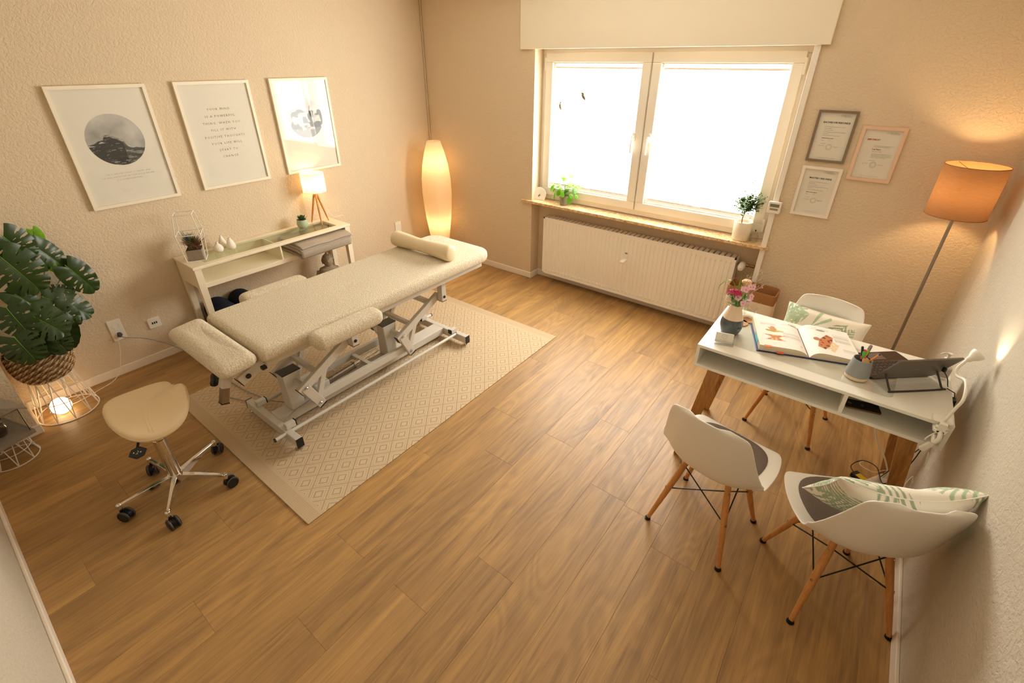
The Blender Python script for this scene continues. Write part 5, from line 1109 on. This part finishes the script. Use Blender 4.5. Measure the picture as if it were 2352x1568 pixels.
# open anatomy book
t = thing('open_book', 'thick open anatomy book with coloured illustrations on the desk', 'book', (3.990, -1.243, DZ + .0022), R(19)); PWd, PH = .225, .295
b = B(); box(b, -PWd - .012, -.012, -PH / 2 - .006, PH / 2 + .006, 0, .003); box(b, .012, PWd + .012, -PH / 2 - .006, PH / 2 + .006, 0, .003); box(b, -.012, .012, -PH / 2 - .006, PH / 2 + .006, 0, .0035); obj('cover', b, 'book_blue', t, bevel=.001)
def top_l(u): return .004 + .034 * (1 - math.exp(-u * 9)) * (1 - .12 * u) if u > 0 else .004
def top_r(u): return .004 + .040 * (1 - math.exp(-u * 12)) * (1 - .55 * u ** 1.2)
for nm, sg, tp in (('left_pages', -1, top_l), ('right_pages', 1, top_r)):
    b = B(); N = 20
    rows = []
    for i in range(N + 1):
        u = i / N; x = sg * (.002 + PWd * u); z = tp(u); rows.append([b.verts.new((x, -PH / 2, .0035)), b.verts.new((x, -PH / 2, z)), b.verts.new((x, PH / 2, z)), b.verts.new((x, PH / 2, .0035))])
    for a_, c_ in zip(rows, rows[1:]):
        for k_ in range(3): b.faces.new((a_[k_], a_[k_ + 1], c_[k_ + 1], c_[k_]))
    b.faces.new(rows[0]); b.faces.new(rows[-1][::-1]); pg = obj(nm, b, 'page_edge', t, smooth=True)
    def artl(x, y):
        g = srgb(244, 238, 228); q = noise.noise(Vector((x * 60, y * 60, 2)))
        if sg < 0:
            u = (x + PWd) / PWd; v = (y + PH / 2) / PH
            for cx, cy, rx, ry, cc in ((.35, .58, .16, .045, srgb(190, 160, 90)), (.36, .67, .09, .07, srgb(206, 150, 108)), (.50, .585, .10, .03, srgb(210, 190, 120))):
                if ((u - cx) / rx) ** 2 + ((v - cy) / ry) ** 2 < 1 + q: g = cc
            if abs(u - .36) < .07 + 1.8 * abs(v - .33) * .9 and abs(v - .33) < .095: g = srgb(200, 138, 98) if q > -.1 else srgb(232, 180, 130)
            if ((u - .86) / .11) ** 2 + ((v - .93) / .05) ** 2 < 1 and v < .945: g = srgb(130, 124, 112) if q > -.1 else srgb(210, 204, 190)
            if ((u - .82) / .11) ** 2 + ((v - .22) / .07) ** 2 < 1 and q > .25: g = srgb(230, 190, 110)
            tx = [(.12, .45, .76, .88), (.55, .92, .34, .56), (.15, .75, .72, .75), (.58, .80, .86, .92)]
        else:
            u = x / PWd; v = (y + PH / 2) / PH
            du, dv = u - .42, v - .46; rx, ry = du * .85 - dv * .5, du * .5 + dv * .85
            if abs(rx) < .13 - .22 * abs(ry + .04) and -.30 < ry < .26: g = srgb(200, 128, 84) if q > -.2 else srgb(120, 70, 44)
            if .10 < rx < .24 and -.26 < ry < .10 and q > -.3: g = srgb(234, 208, 168)
            if ((u - .24) / .07) ** 2 + ((v - .50) / .06) ** 2 < 1: g = srgb(190, 124, 92)
            if ((u - .40) / .10) ** 2 + ((v - .84) / .035) ** 2 < 1: g = srgb(160, 150, 140)
            tx = [(.62, .95, .50, .80), (.12, .34, .84, .93), (.70, .96, .20, .30), (.40, .58, .84, .92)]
        for x0, x1, y0, y1 in tx:
            if x0 < u < x1 and y0 < v < y1 and math.sin(v * PH * 1900) > .2 and noise.noise(Vector((x * 500, round(v * 90), 0))) > -.4: g = srgb(196, 188, 178)
        return g
    b = B(); lay = b.verts.layers.float_color.new('Col'); vs = grid(b, 100, 130, lambda u, v: Vector((sg * (.002 + PWd * u), -PH / 2 + PH * v, tp(u) + .0006)))
    for row in vs:
        for vv in row: vv[lay] = (*artl(vv.co.x, vv.co.y)[:3], 1)
    obj('printed_page', b, 'printed_paper', pg, smooth=True)
for x_, y_, z_, mm in ((-.19, -PH / 2, .034, 'orange_tab'), (-.13, -PH / 2 - .003, .008, 'orange_tab')): b = B(); box(b, x_ - .016, x_ + .016, y_ - .012, y_ + .006, z_, z_ + .002); obj('index_tab', b, mm, t)
b = B(); box(b, -PWd - .0035, -PWd + .002, -.09, .0, .004, .030); obj('index_tab', b, 'teal', t)
# pen cup and its pens
t = thing('pen_cup', 'grey tapered pen cup with cream base on the desk', 'pen cup', (4.236, -1.424, DZ + .001)); b = B(); lathe(b, [(.0, 0), (.040, 0), (.046, .004), (.0485, .020)], 36); obj('cream_base', b, 'cream_ceramic', t, smooth=True)
b = B(); lathe(b, [(.0485, .020), (.046, .045), (.041, .075), (.0365, .102), (.0345, .102), (.038, .075), (.043, .045), (.045, .022)], 40, mod=lambda a, i: 1 + .008 * math.cos(a * TAU * 14)); obj('body', b, 'cup_grey', t, smooth=True, auto=70); b = B(); lathe(b, [(.0, .021), (.044, .021)], 24, caps=False); obj('floor', b, 'cup_grey', t)
def pen(label, ang, lean, ln, r, bm_, capm, caplen, cat='pen', off=.014, hexa=False):
    a = R(ang); p0 = Vector((4.236, -1.424, DZ + .024)) + Vector((-math.cos(a) * off, -math.sin(a) * off, 0)); d = Vector((math.cos(a) * math.sin(R(lean)), math.sin(a) * math.sin(R(lean)), math.cos(R(lean))))
    tt = thing('pencil' if cat == 'pencil' else 'pen', label, cat, tuple(p0), group='pens in the cup'); n_ = 6 if hexa else 12; b = B(); tube(b, [d * .0, d * (ln - caplen)], r, n_); obj('barrel', b, bm_, tt, smooth=not hexa); b = B(); tube(b, [d * (ln - caplen), d * (ln - .004), d * ln], [r * 1.08, r * 1.08, r * .8], n_); obj('cap', b, capm, tt, smooth=not hexa)
pen('black felt pen leaning left in the cup', 175, 14, .140, .0048, 'pen_orange', 'black_plastic', .045); pen('pink highlighter with round pink cap in the cup', 140, 9, .125, .0085, 'pink', 'pink', .03)
pen('bright green highlighter leaning to the front left in the cup', 205, 10, .120, .0075, 'black_plastic', 'green_pen', .032); pen('thick black marker in the middle of the cup', 240, 4, .118, .0080, 'black_plastic', 'black_plastic', .04)
pen('silver ballpoint pen standing tallest in the cup', 60, 12, .150, .0065, 'black_plastic', 'silver', .05); pen('lime green capped pen behind the fineliner', 35, 9, .128, .0065, 'black_plastic', 'lime', .025)
pen('orange fineliner with blue end leaning far right', -5, 27, .142, .0040, 'pen_orange', 'pen_blue', .008, hexa=True); pen('slim black pen in the cup centre', 270, 7, .116, .0050, 'black_plastic', 'silver', .012); pen('plain wooden pencil leaning left', 160, 15, .128, .0038, 'pencil_wood', 'pencil_wood', .01, 'pencil', hexa=True)
b = B(); poly = [(.016 * math.cos(TAU * k_ / 24), .026 * math.sin(TAU * k_ / 24)) for k_ in range(24)]; prism(b, poly, -.002, .002); tag(obj('wooden_tag', b, 'pencil_wood', loc=(4.250, -1.438, DZ + .093), rot=(R(50), 0, R(35)), bevel=.0005), 'small oval wooden tag in the pen cup', 'tag')

# convertible laptop
A0 = Vector((4.293, -1.408, DZ + .0)); U = Vector((.745, .667, 0)).normalized(); V = Vector((-.667, .745, 0)).normalized(); ML = Matrix(((U.x, V.x, 0, A0.x), (U.y, V.y, 0, A0.y), (0, 0, 1, A0.z), (0, 0, 0, 1)))
t = thing('laptop', 'dark grey laptop on wire kickstand, seen from behind, on the desk', 'laptop', tuple(A0)); ML3 = ML.to_3x3().to_4x4()
def lp(nm, b, mat, par=None, **k): xf(b, ML3); return obj(nm, b, mat, par or t, **k)
b = B(); prism(b, rpoly(0, .290, .003, .205, .008), .003, .013); kb = lp('keyboard_base', b, 'laptop_black', bevel=.001); b = B(); box(b, .012, .278, .022, .125, .0131, .0136); lp('key_bed', b, 'key_gap', kb)
for r_ in range(5):
    for c_ in range(13): b = B(); x_ = .0145 + c_ * .0203; y_ = .0255 + r_ * .0198; box(b, x_, x_ + .0172, y_, y_ + .0168, .0136, .0158); lp('key', b, 'keycap', kb)
b = B(); box(b, .10, .19, .140, .195, .0131, .0134); lp('touchpad', b, 'laptop', kb)
TL = Matrix.Translation((0, 0, .014)) @ Matrix.Rotation(R(62), 4, 'X'); scv = B(); prism(scv, rpoly(0, .292, .0, .178, .008), -.0, .008)
MS = Matrix(((1, 0, 0, 0), (0, -math.cos(R(60)), -math.sin(R(60)), 0), (0, math.sin(R(60)), -math.cos(R(60)), .016), (0, 0, 0, 1)))
def sc_part(nm, b, mat, par=None, **k): xf(b, MS); return lp(nm, b, mat, par, **k)
sn = sc_part('screen', scv, 'laptop', bevel=.0015); b = B(); prism(b, rpoly(.006, .286, .006, .172, .004), -.0012, -.0002); sc_part('display_glass', b, 'laptop_black', sn)
b = B(); box(b, .130, .162, .084, .088, .0080, .0084); sc_part('logo', b, 'brushed', sn)
b = B(); tube(b, smooth_path([(.022, -.035, .060), (.022, -.082, .007), (.030, -.095, .005), (.26, -.095, .005), (.268, -.082, .007), (.268, -.035, .060)], 5), .0042, 8); lp('kickstand', b, 'dark_metal', smooth=True)
b = B(); box(b, .262, .274, -.066, -.052, .075, .095); lp('plug', b, 'black_plastic', bevel=.002); b = B(); tube(b, smooth_path([(.268, -.062, .078), (.272, -.085, .055), (.285, -.09, .02), (.305, -.08, .004)]), .002, 6); lp('cable', b, 'black_plastic', smooth=True)
t = thing('cable_adapter', 'black cable adapter hanging at the right desk edge', 'adapter', (4.588, -1.335, DZ - .02)); b = B(); box(b, .002, .016, -.018, .018, -.035, .012); obj('housing', b, 'black_plastic', t, bevel=.003); b = B(); tube(b, [(.009, 0, .01), (.004, .02, .03), (-.02, .05, .026)], .0022, 6); tube(b, smooth_path([(.009, 0, -.03), (.012, .0, -.2), (-.02, .1, -.45), (-.06, .2, -.7)]), .0022, 6); obj('cable', b, 'black_plastic', t)
# pump bottle
t = thing('pump_bottle', 'clear pump bottle of disinfectant gel at the desk corner', 'bottle', (4.540, -1.190, DZ + .001)); b = B(); pb = rpoly(-.032, .032, -.022, .022, .018, 5); prism(b, pb, 0, .075); obj('bottle_body', b, 'clear', t, bevel=.008, seg=3, smooth=True); b = B(); prism(b, rpoly(-.0325, .0325, -.0225, .0225, .018, 5), .015, .058); obj('label', b, 'label_print', t)
b = B(); box(b, -.026, -.010, -.0232, -.022, .022, .034); obj('red_mark', b, 'print_red', t); b = B(); lathe(b, [(.024, .075), (.016, .088), (.013, .090), (.013, .104), (.006, .105), (.005, .120), (.010, .121), (.010, .130)], 20); tube(b, smooth_path([(0, 0, .127), (-.02, -.01, .130), (-.032, -.016, .124)]), .0045, 8, r2=.003); obj('pump_head', b, 'white_plastic', t, smooth=True)
# phone in the compartment
t = thing('phone', 'dark phone with gold edge lying in the right desk compartment', 'phone', (4.298, -1.470, ZB + th + .0005), R(14)); b = B(); prism(b, rpoly(-.070, .070, -.035, .035, .010), 0, .0065); obj('case', b, 'brass', t, bevel=.001); b = B(); prism(b, rpoly(-.0685, .0685, -.0335, .0335, .009), .0066, .0080); bk = obj('back_panel', b, 'dark_metal', t); b = B(); lathe(b, [(.006, .0081), (.005, .0095)], 14, (.055, .022, 0)); obj('camera_lens', b, 'black_plastic', bk)
b = B(); lathe(b, [(.006, .0081), (.006, .0084)], 14, (.0, .0, 0)); lathe(b, [(.009, .0081), (.009, .0084)], 18, (-.05, .0, 0)); obj('emblem', b, 'brushed', bk)
# clip lamp (lit) with its goose neck
t = thing('clip_lamp', 'white clip-on goose-neck lamp clamped to the right front desk corner', 'lamp', (4.548, -1.582, DZ)); b = B(); prism(b, rpoly(-.034, .034, -.008, .050, .014), .0015, .010); prism(b, rpoly(-.024, .024, -.030, .04, .012), -.034, -.018); obj('clamp', b, 'white_plastic', t, bevel=.004, smooth=True)
b = B(); box(b, -.012, .012, -.030, -.012, -.034, .012); tube(b, [(-.02, -.014, -.012), (.02, -.014, -.012)], .007, 10); tube(b, smooth_path([(0, -.02, -.02), (.004, -.04, -.05), (-.004, -.038, -.075), (-.012, -.02, -.05)]), .0085, 8); obj('spring_lever', b, 'white_plastic', t, bevel=.002)
gp = [(.0, .002, .006), (.012, .010, .07), (.022, .022, .125), (.018, .095, .162), (.0, .165, .142), (-.004, .190, .165), (.012, .206, .200)]
b = B(); tube(b, smooth_path(gp, 8), .0058, 10); obj('goose_neck', b, 'white_plastic', t, smooth=True)
hd_ = Vector((.012, .206, .200)); hdir = Vector((.55, .34, .66)).normalized(); MH = Matrix.Translation(hd_) @ hdir.to_track_quat('Z', 'Y').to_matrix().to_4x4()
b = B(); lathe(b, [(.0, -.006), (.010, .006), (.012, .018), (.022, .034), (.0255, .044), (.0255, .050), (.023, .050), (.022, .040), (.010, .022)], 28, caps=False); xf(b, MH); obj('lamp_head', b, 'white_plastic', t, smooth=True, solid=.002)
glow('led', (1, .86, .62), 900); b = B(); lathe(b, [(.006, .024), (.006, .026)], 12); xf(b, MH); obj('led_disc', b, 'led', t)
b = B(); tube(b, smooth_path([(-.005, -.02, -.03), (-.025, -.03, -.06), (-.030, -.025, -.085)]), .0026, 6); tube(b, smooth_path([(.0, -.03, -.135), (.01, -.02, -.20), (.02, .03, -.28), (.022, .06, -.40), (.0, .06, -.5), (.01, .1, -.62), (.03, .2, -.757)]), .0018, 6); obj('cable', b, 'white_plastic', t, smooth=True)
b = B(); prism(b, rpoly(-.011, .011, -.028, .028, .007), -.008, .008); xf(b, Matrix.Translation((-.016, -.028, -.110)) @ Matrix.Rotation(R(25), 4, 'Y') @ Matrix.Rotation(R(90), 4, 'X')); obj('cord_switch', b, 'white_plastic', t, bevel=.003)
# power strip, adapter, cables on the floor
t = thing('power_strip', 'white power strip with plugs on the floor under the desk', 'power strip', (4.545, -1.115, .001), R(58)); b = B(); prism(b, rpoly(-.12, .10, -.028, .028, .008), 0, .042); obj('housing', b, 'white_plastic', t, bevel=.005)
for q in range(4): b = B(); lathe(b, [(.019, .0425), (.021, .0435), (.021, .0420)], 20, (-.085 + q * .045, 0, 0)); obj('outlet', b, 'white_paint', t)
for q in (1, 3): b = B(); lathe(b, [(.018, .043), (.018, .058), (.012, .070), (.006, .074)], 18, (-.085 + q * .045, 0, 0)); obj('plug', b, 'white_plastic', t, smooth=True)
t = thing('power_adapter', 'black power adapter with yellow label beside the power strip', 'adapter', (4.470, -1.150, .001), R(-35)); b = B(); prism(b, rpoly(-.055, .055, -.024, .024, .005), 0, .028); obj('housing', b, 'black_plastic', t, bevel=.004); b = B(); box(b, -.032, .030, -.018, .018, .0281, .0286); obj('label', b, 'yellow_label', t)
b = B(); tube(b, smooth_path([(-.05, 0, .016), (-.09, .02, .03), (-.08, .08, .06), (.0, .07, .09), (.09, .0, .085), (.12, .03, .16), (.13, .07, .30), (.135, .08, .55)]), .0026, 6); obj('cable', b, 'black_plastic', t, smooth=True)
b = B(); tube(b, smooth_path([(4.395, -1.20, .640), (4.405, -1.20, .45), (4.44, -1.19, .33), (4.50, -1.18, .24), (4.545, -1.16, .14), (4.545, -1.14, .078)]), .0042, 8); tag(obj('white_cable', b, 'white_plastic', smooth=True), 'thick white cable drooping from under the desk to the power strip', 'cable')
b = B(); tube(b, smooth_path([(4.46, -1.02, .05), (4.44, -1.08, .06), (4.50, -1.13, .08), (4.55, -1.10, .10), (4.60, -1.14, .12), (4.625, -1.24, .10), (4.615, -1.33, .06), (4.60, -1.30, .16), (4.63, -1.24, .22), (4.632, -1.36, .012)]), .0018, 6); tag(obj('thin_cable', b, 'white_plastic', smooth=True), 'thin tangled white cable behind the right desk leg', 'cable')

# ---------------------------------------------------------------- window sill and wall side things
SZ = .838
t = thing('round_card', 'white half-round card with small bird motif on the left end of the sill', 'ornament', (1.428, .060, SZ + .001), R(10)); b = B(); prism(b, [(-.062, 0), (.062, 0)] + [(.075 * math.cos(a), .055 + .068 * math.sin(a)) for a in [R(-20 + 220 * k_ / 20) for k_ in range(21)]], -.003, .003); xf(b, Matrix.Rotation(R(82), 4, 'X')); obj('card', b, 'card_white', t)
b = B(); tube(b, [(-.004, 0, 0), (.004, .012, 0), (.014, .028, 0)], [.001, .004, .001], 6); tube(b, [(.004, .012, 0), (.02, .018, 0)], [.003, .001], 6); xf(b, Matrix.Translation((0, -.004, .03)) @ Matrix.Rotation(R(82), 4, 'X')); obj('bird_motif', b, 'print_black', t)
t = thing('pilea_plant', 'round-leaved pilea in grey pot on the left of the sill', 'plant', (1.728, .055, SZ + .001)); b = B(); lathe(b, [(.0, 0), (.036, 0), (.038, .006), (.046, .082), (.048, .088), (.044, .088), (.042, .075)], 32); obj('pot', b, 'grey_ceramic', t, smooth=True, auto=50); b = B(); lathe(b, [(.042, .074), (0, .076)], 20, caps=False); obj('soil', b, 'soil', t); b = B(); tube(b, [(0, 0, .07), (.004, 0, .14)], .005, 8, r2=.003); obj('stem', b, 'bark', t)
RQ = random.Random(11)
for k_ in range(30):
    a = k_ * 2.4 + RQ.uniform(-.3, .3); el = RQ.uniform(-.55, 1.25); ln = RQ.uniform(.10, .165); st = Vector((.003, 0, RQ.uniform(.085, .135))); tip = st + Vector((math.cos(a) * math.cos(el), math.sin(a) * math.cos(el) * .75, math.sin(el) * .9 + .1)) * ln
    if tip.y > .07: tip.y = .07 - RQ.random() * .02
    if tip.z < .02: tip.z = .02
    b = B(); tube(b, smooth_path([st, (st + tip) / 2 + Vector((0, 0, .018)), tip], 4), .0010, 5); obj('petiole', b, 'pilea', t, smooth=True)
    nrm = (tip - st).normalized() * .9 + Vector((0, -.5, .45)); r_ = RQ.uniform(.019, .030); b = B(); lathe(b, [(0, .001), (r_ * .5, .0022), (r_ * .85, .0012), (r_, -.001)], 18, caps=False); xf(b, Matrix.Translation(tip) @ nrm.to_track_quat('Z', 'Y').to_matrix().to_4x4() @ Matrix.Diagonal((1, 1.15, 1, 1))); obj('leaf', b, 'pilea', t, smooth=True)
t = thing('potted_tree', 'small leafy myrtle tree in cream pot at the right end of the sill', 'plant', (3.335, .052, SZ + .001)); b = B(); lathe(b, [(.0, 0), (.058, 0), (.062, .006), (.0645, .07), (.066, .138), (.064, .142), (.060, .139), (.058, .12)], 40); obj('pot', b, 'white_pot', t, smooth=True, auto=50); b = B(); lathe(b, [(.059, .118), (0, .121)], 24, caps=False); obj('soil', b, 'soil', t)
b = B(); tube(b, smooth_path([(-.012, 0, .115), (-.016, 0, .16), (-.010, .0, .20), (-.008, 0, .26)]), .0042, 8, r2=.0025); br = obj('trunk', b, 'bark', t, smooth=True); lb = B(); bb = B(); cen = Vector((.004, -.012, .282))
for k_ in range(130):
    d = Vector((RQ.gauss(0, 1), RQ.gauss(0, 1), RQ.gauss(0, 1))).normalized(); e = cen + Vector((d.x * .118, d.y * .080, d.z * .098)) * RQ.uniform(.5, 1.05); 
    if k_ == 0: e = cen + Vector((.0, 0, .155))
    if e.y > .08: e.y = .08
    s0 = Vector((-.009, 0, RQ.uniform(.19, .26))); m_ = (s0 + e) / 2 + Vector((0, 0, .01)); pts = smooth_path([s0, m_, e], 4); tube(bb, pts, .0008, 3)
    for q in range(12):
        p = s0.lerp(e, .35 + .065 * q) + Vector((0, 0, .01)) * (1 - abs(.35 + .065 * q - .5) * 2); a = RQ.random() * TAU; g = Vector((math.cos(a), math.sin(a), RQ.uniform(-.3, .6))).normalized(); sd = g.cross(Vector((RQ.random(), RQ.random(), 1))).normalized(); ln = RQ.uniform(.016, .024)
        vs = [lb.verts.new(p), lb.verts.new(p + g * ln * .5 + sd * ln * .34), lb.verts.new(p + g * ln), lb.verts.new(p + g * ln * .5 - sd * ln * .34)]; lb.faces.new(vs)
obj('twigs', bb, 'bark', t); lo_ = obj('foliage', lb, 'small_leaf', t); lo_['kind'] = 'stuff'
t = thing('glass_jar', 'small clear jar with dark lid knob behind the cream pot', 'jar', (3.432, .050, SZ + .001)); b = B(); lathe(b, [(0, .002), (.024, .002), (.026, .01), (.026, .05), (.022, .058), (.024, .058), (.028, .05), (.028, .01), (.026, 0), (0, 0)], 28); obj('glass_body', b, 'clear', t, smooth=True); b = B(); lathe(b, [(.0235, .058), (.0245, .066), (.006, .070), (.005, .082)], 24); obj('lid', b, 'clear', t, smooth=True); b = B(); lathe(b, [(0, .08), (.005, .084), (.005, .092), (0, .096)], 12); obj('knob', b, 'navy', t, smooth=True)
for lab, x, z, f_ in (('small feathered bird ornament hanging lower left in the window', 1.636, 1.714, 0), ('small feathered bird ornament with spread wings hanging to the right of the other', 1.867, 1.786, 1)):
    t = thing('bird_ornament', lab, 'ornament', (x, .05, z), R(20 * f_), group='bird ornaments hanging in the window'); b = B(); tube(b, [(0, 0, .0), (.0, 0, 2.15 - z)], .0004, 4); obj('thread', b, 'white_plastic', t)
    b = B(); tube(b, [(.012, 0, -.040), (.004, 0, -.020), (0, 0, -.002), (.0, 0, .012)] if not f_ else [(.014, 0, -.022), (.006, 0, -.010), (-.004, 0, .004), (-.012, 0, .012)], [.004, .012, .013, .007], 10); obj('body', b, 'feather', t, smooth=True); b = B(); bmesh.ops.create_icosphere(b, subdivisions=2, radius=.008, matrix=Matrix.Translation((.003, 0, .022) if not f_ else (-.015, 0, .014))); obj('head', b, 'feather', t, smooth=True)
    b = B()
    for s_ in (-1, 1):
        for q in range(4): v_ = [b.verts.new(c) for c in ((0, s_ * .004, 0), (-.012 - .006 * q, s_ * (.012 + .004 * q), .020 + .006 * q * f_), (-.002 - .006 * q, s_ * (.016 + .004 * q), .026 * (.4 + f_)))]; b.faces.new(v_)
    obj('wing', b, 'feather', t, solid=.0006)
    b = B(); tube(b, [(.010, 0, -.036), (.016, 0, -.058)] if not f_ else [(.012, 0, -.02), (.022, 0, -.034)], .0035, 6, r2=.001); obj('tail', b, 'feather', t)
# paper bag bin
t = thing('paper_bag', 'white paper bag bin with folded brown rim beside the radiator', 'bag', (3.550, -.135, 0)); bw, bd, bh = .165, .085, .555
def bagring(k_, z, w=0): return [(x * k_, y * k_) for x, y in rpoly(-bw, bw, -bd, bd, .03, 4)]
b = B(); N = 28; rows = []
for q in range(13):
    z = bh * .90 * q / 12; rw = []
    for i, (x, y) in enumerate(rpoly(-bw, bw, -bd, bd, .025, 6)): w = noise.noise(Vector((x * 9, y * 9, z * 7))) * .010; rw.append(b.verts.new((x + (w if abs(x) > bw - .01 else w * .3), y + (w if abs(y) > bd - .01 else w * .3), z)))
    rows.append(rw)
for a_, c_ in zip(rows, rows[1:]):
    for i in range(len(a_)): b.faces.new((a_[i], a_[(i + 1) % len(a_)], c_[(i + 1) % len(a_)], c_[i]))
b.faces.new(rows[0][::-1]); obj('bag_body', b, 'bag_white', t, smooth=True)
b = B(); rows = []
for z, k_ in ((bh * .86, 1.03), (bh * .93, 1.035), (bh, 1.03), (bh + .004, 1.0), (bh, .975), (bh * .8, .97), (bh * .5, .96), (bh * .3, .95)):
    rows.append([b.verts.new((x * k_ + noise.noise(Vector((x * 12, y * 12, z * 9))) * .006, y * k_ + noise.noise(Vector((x * 11, y * 12, z * 9 + 4))) * .006, z + .006 * math.sin(x * 25))) for x, y in rpoly(-bw, bw, -bd, bd, .025, 6)])
for a_, c_ in zip(rows, rows[1:]):
    for i in range(len(a_)): b.faces.new((a_[i], a_[(i + 1) % len(a_)], c_[(i + 1) % len(a_)], c_[i]))
b.faces.new(rows[-1]); obj('folded_rim', b, 'kraft', t, smooth=True)
b = B(); 
for me, y in ((text('PAPIERSACK', .030, 0, .30), 0), (text('recycled & reusable', .014, 0, .27), 0), (text('Paper Bag', .060, .0, .18, shear=.3), 0)): b.from_mesh(me)
xf(b, Matrix.Translation((.0, -bd - .006, 0)) @ Matrix.Rotation(R(90), 4, 'X')); obj('printed_text', b, 'print_grey', t)
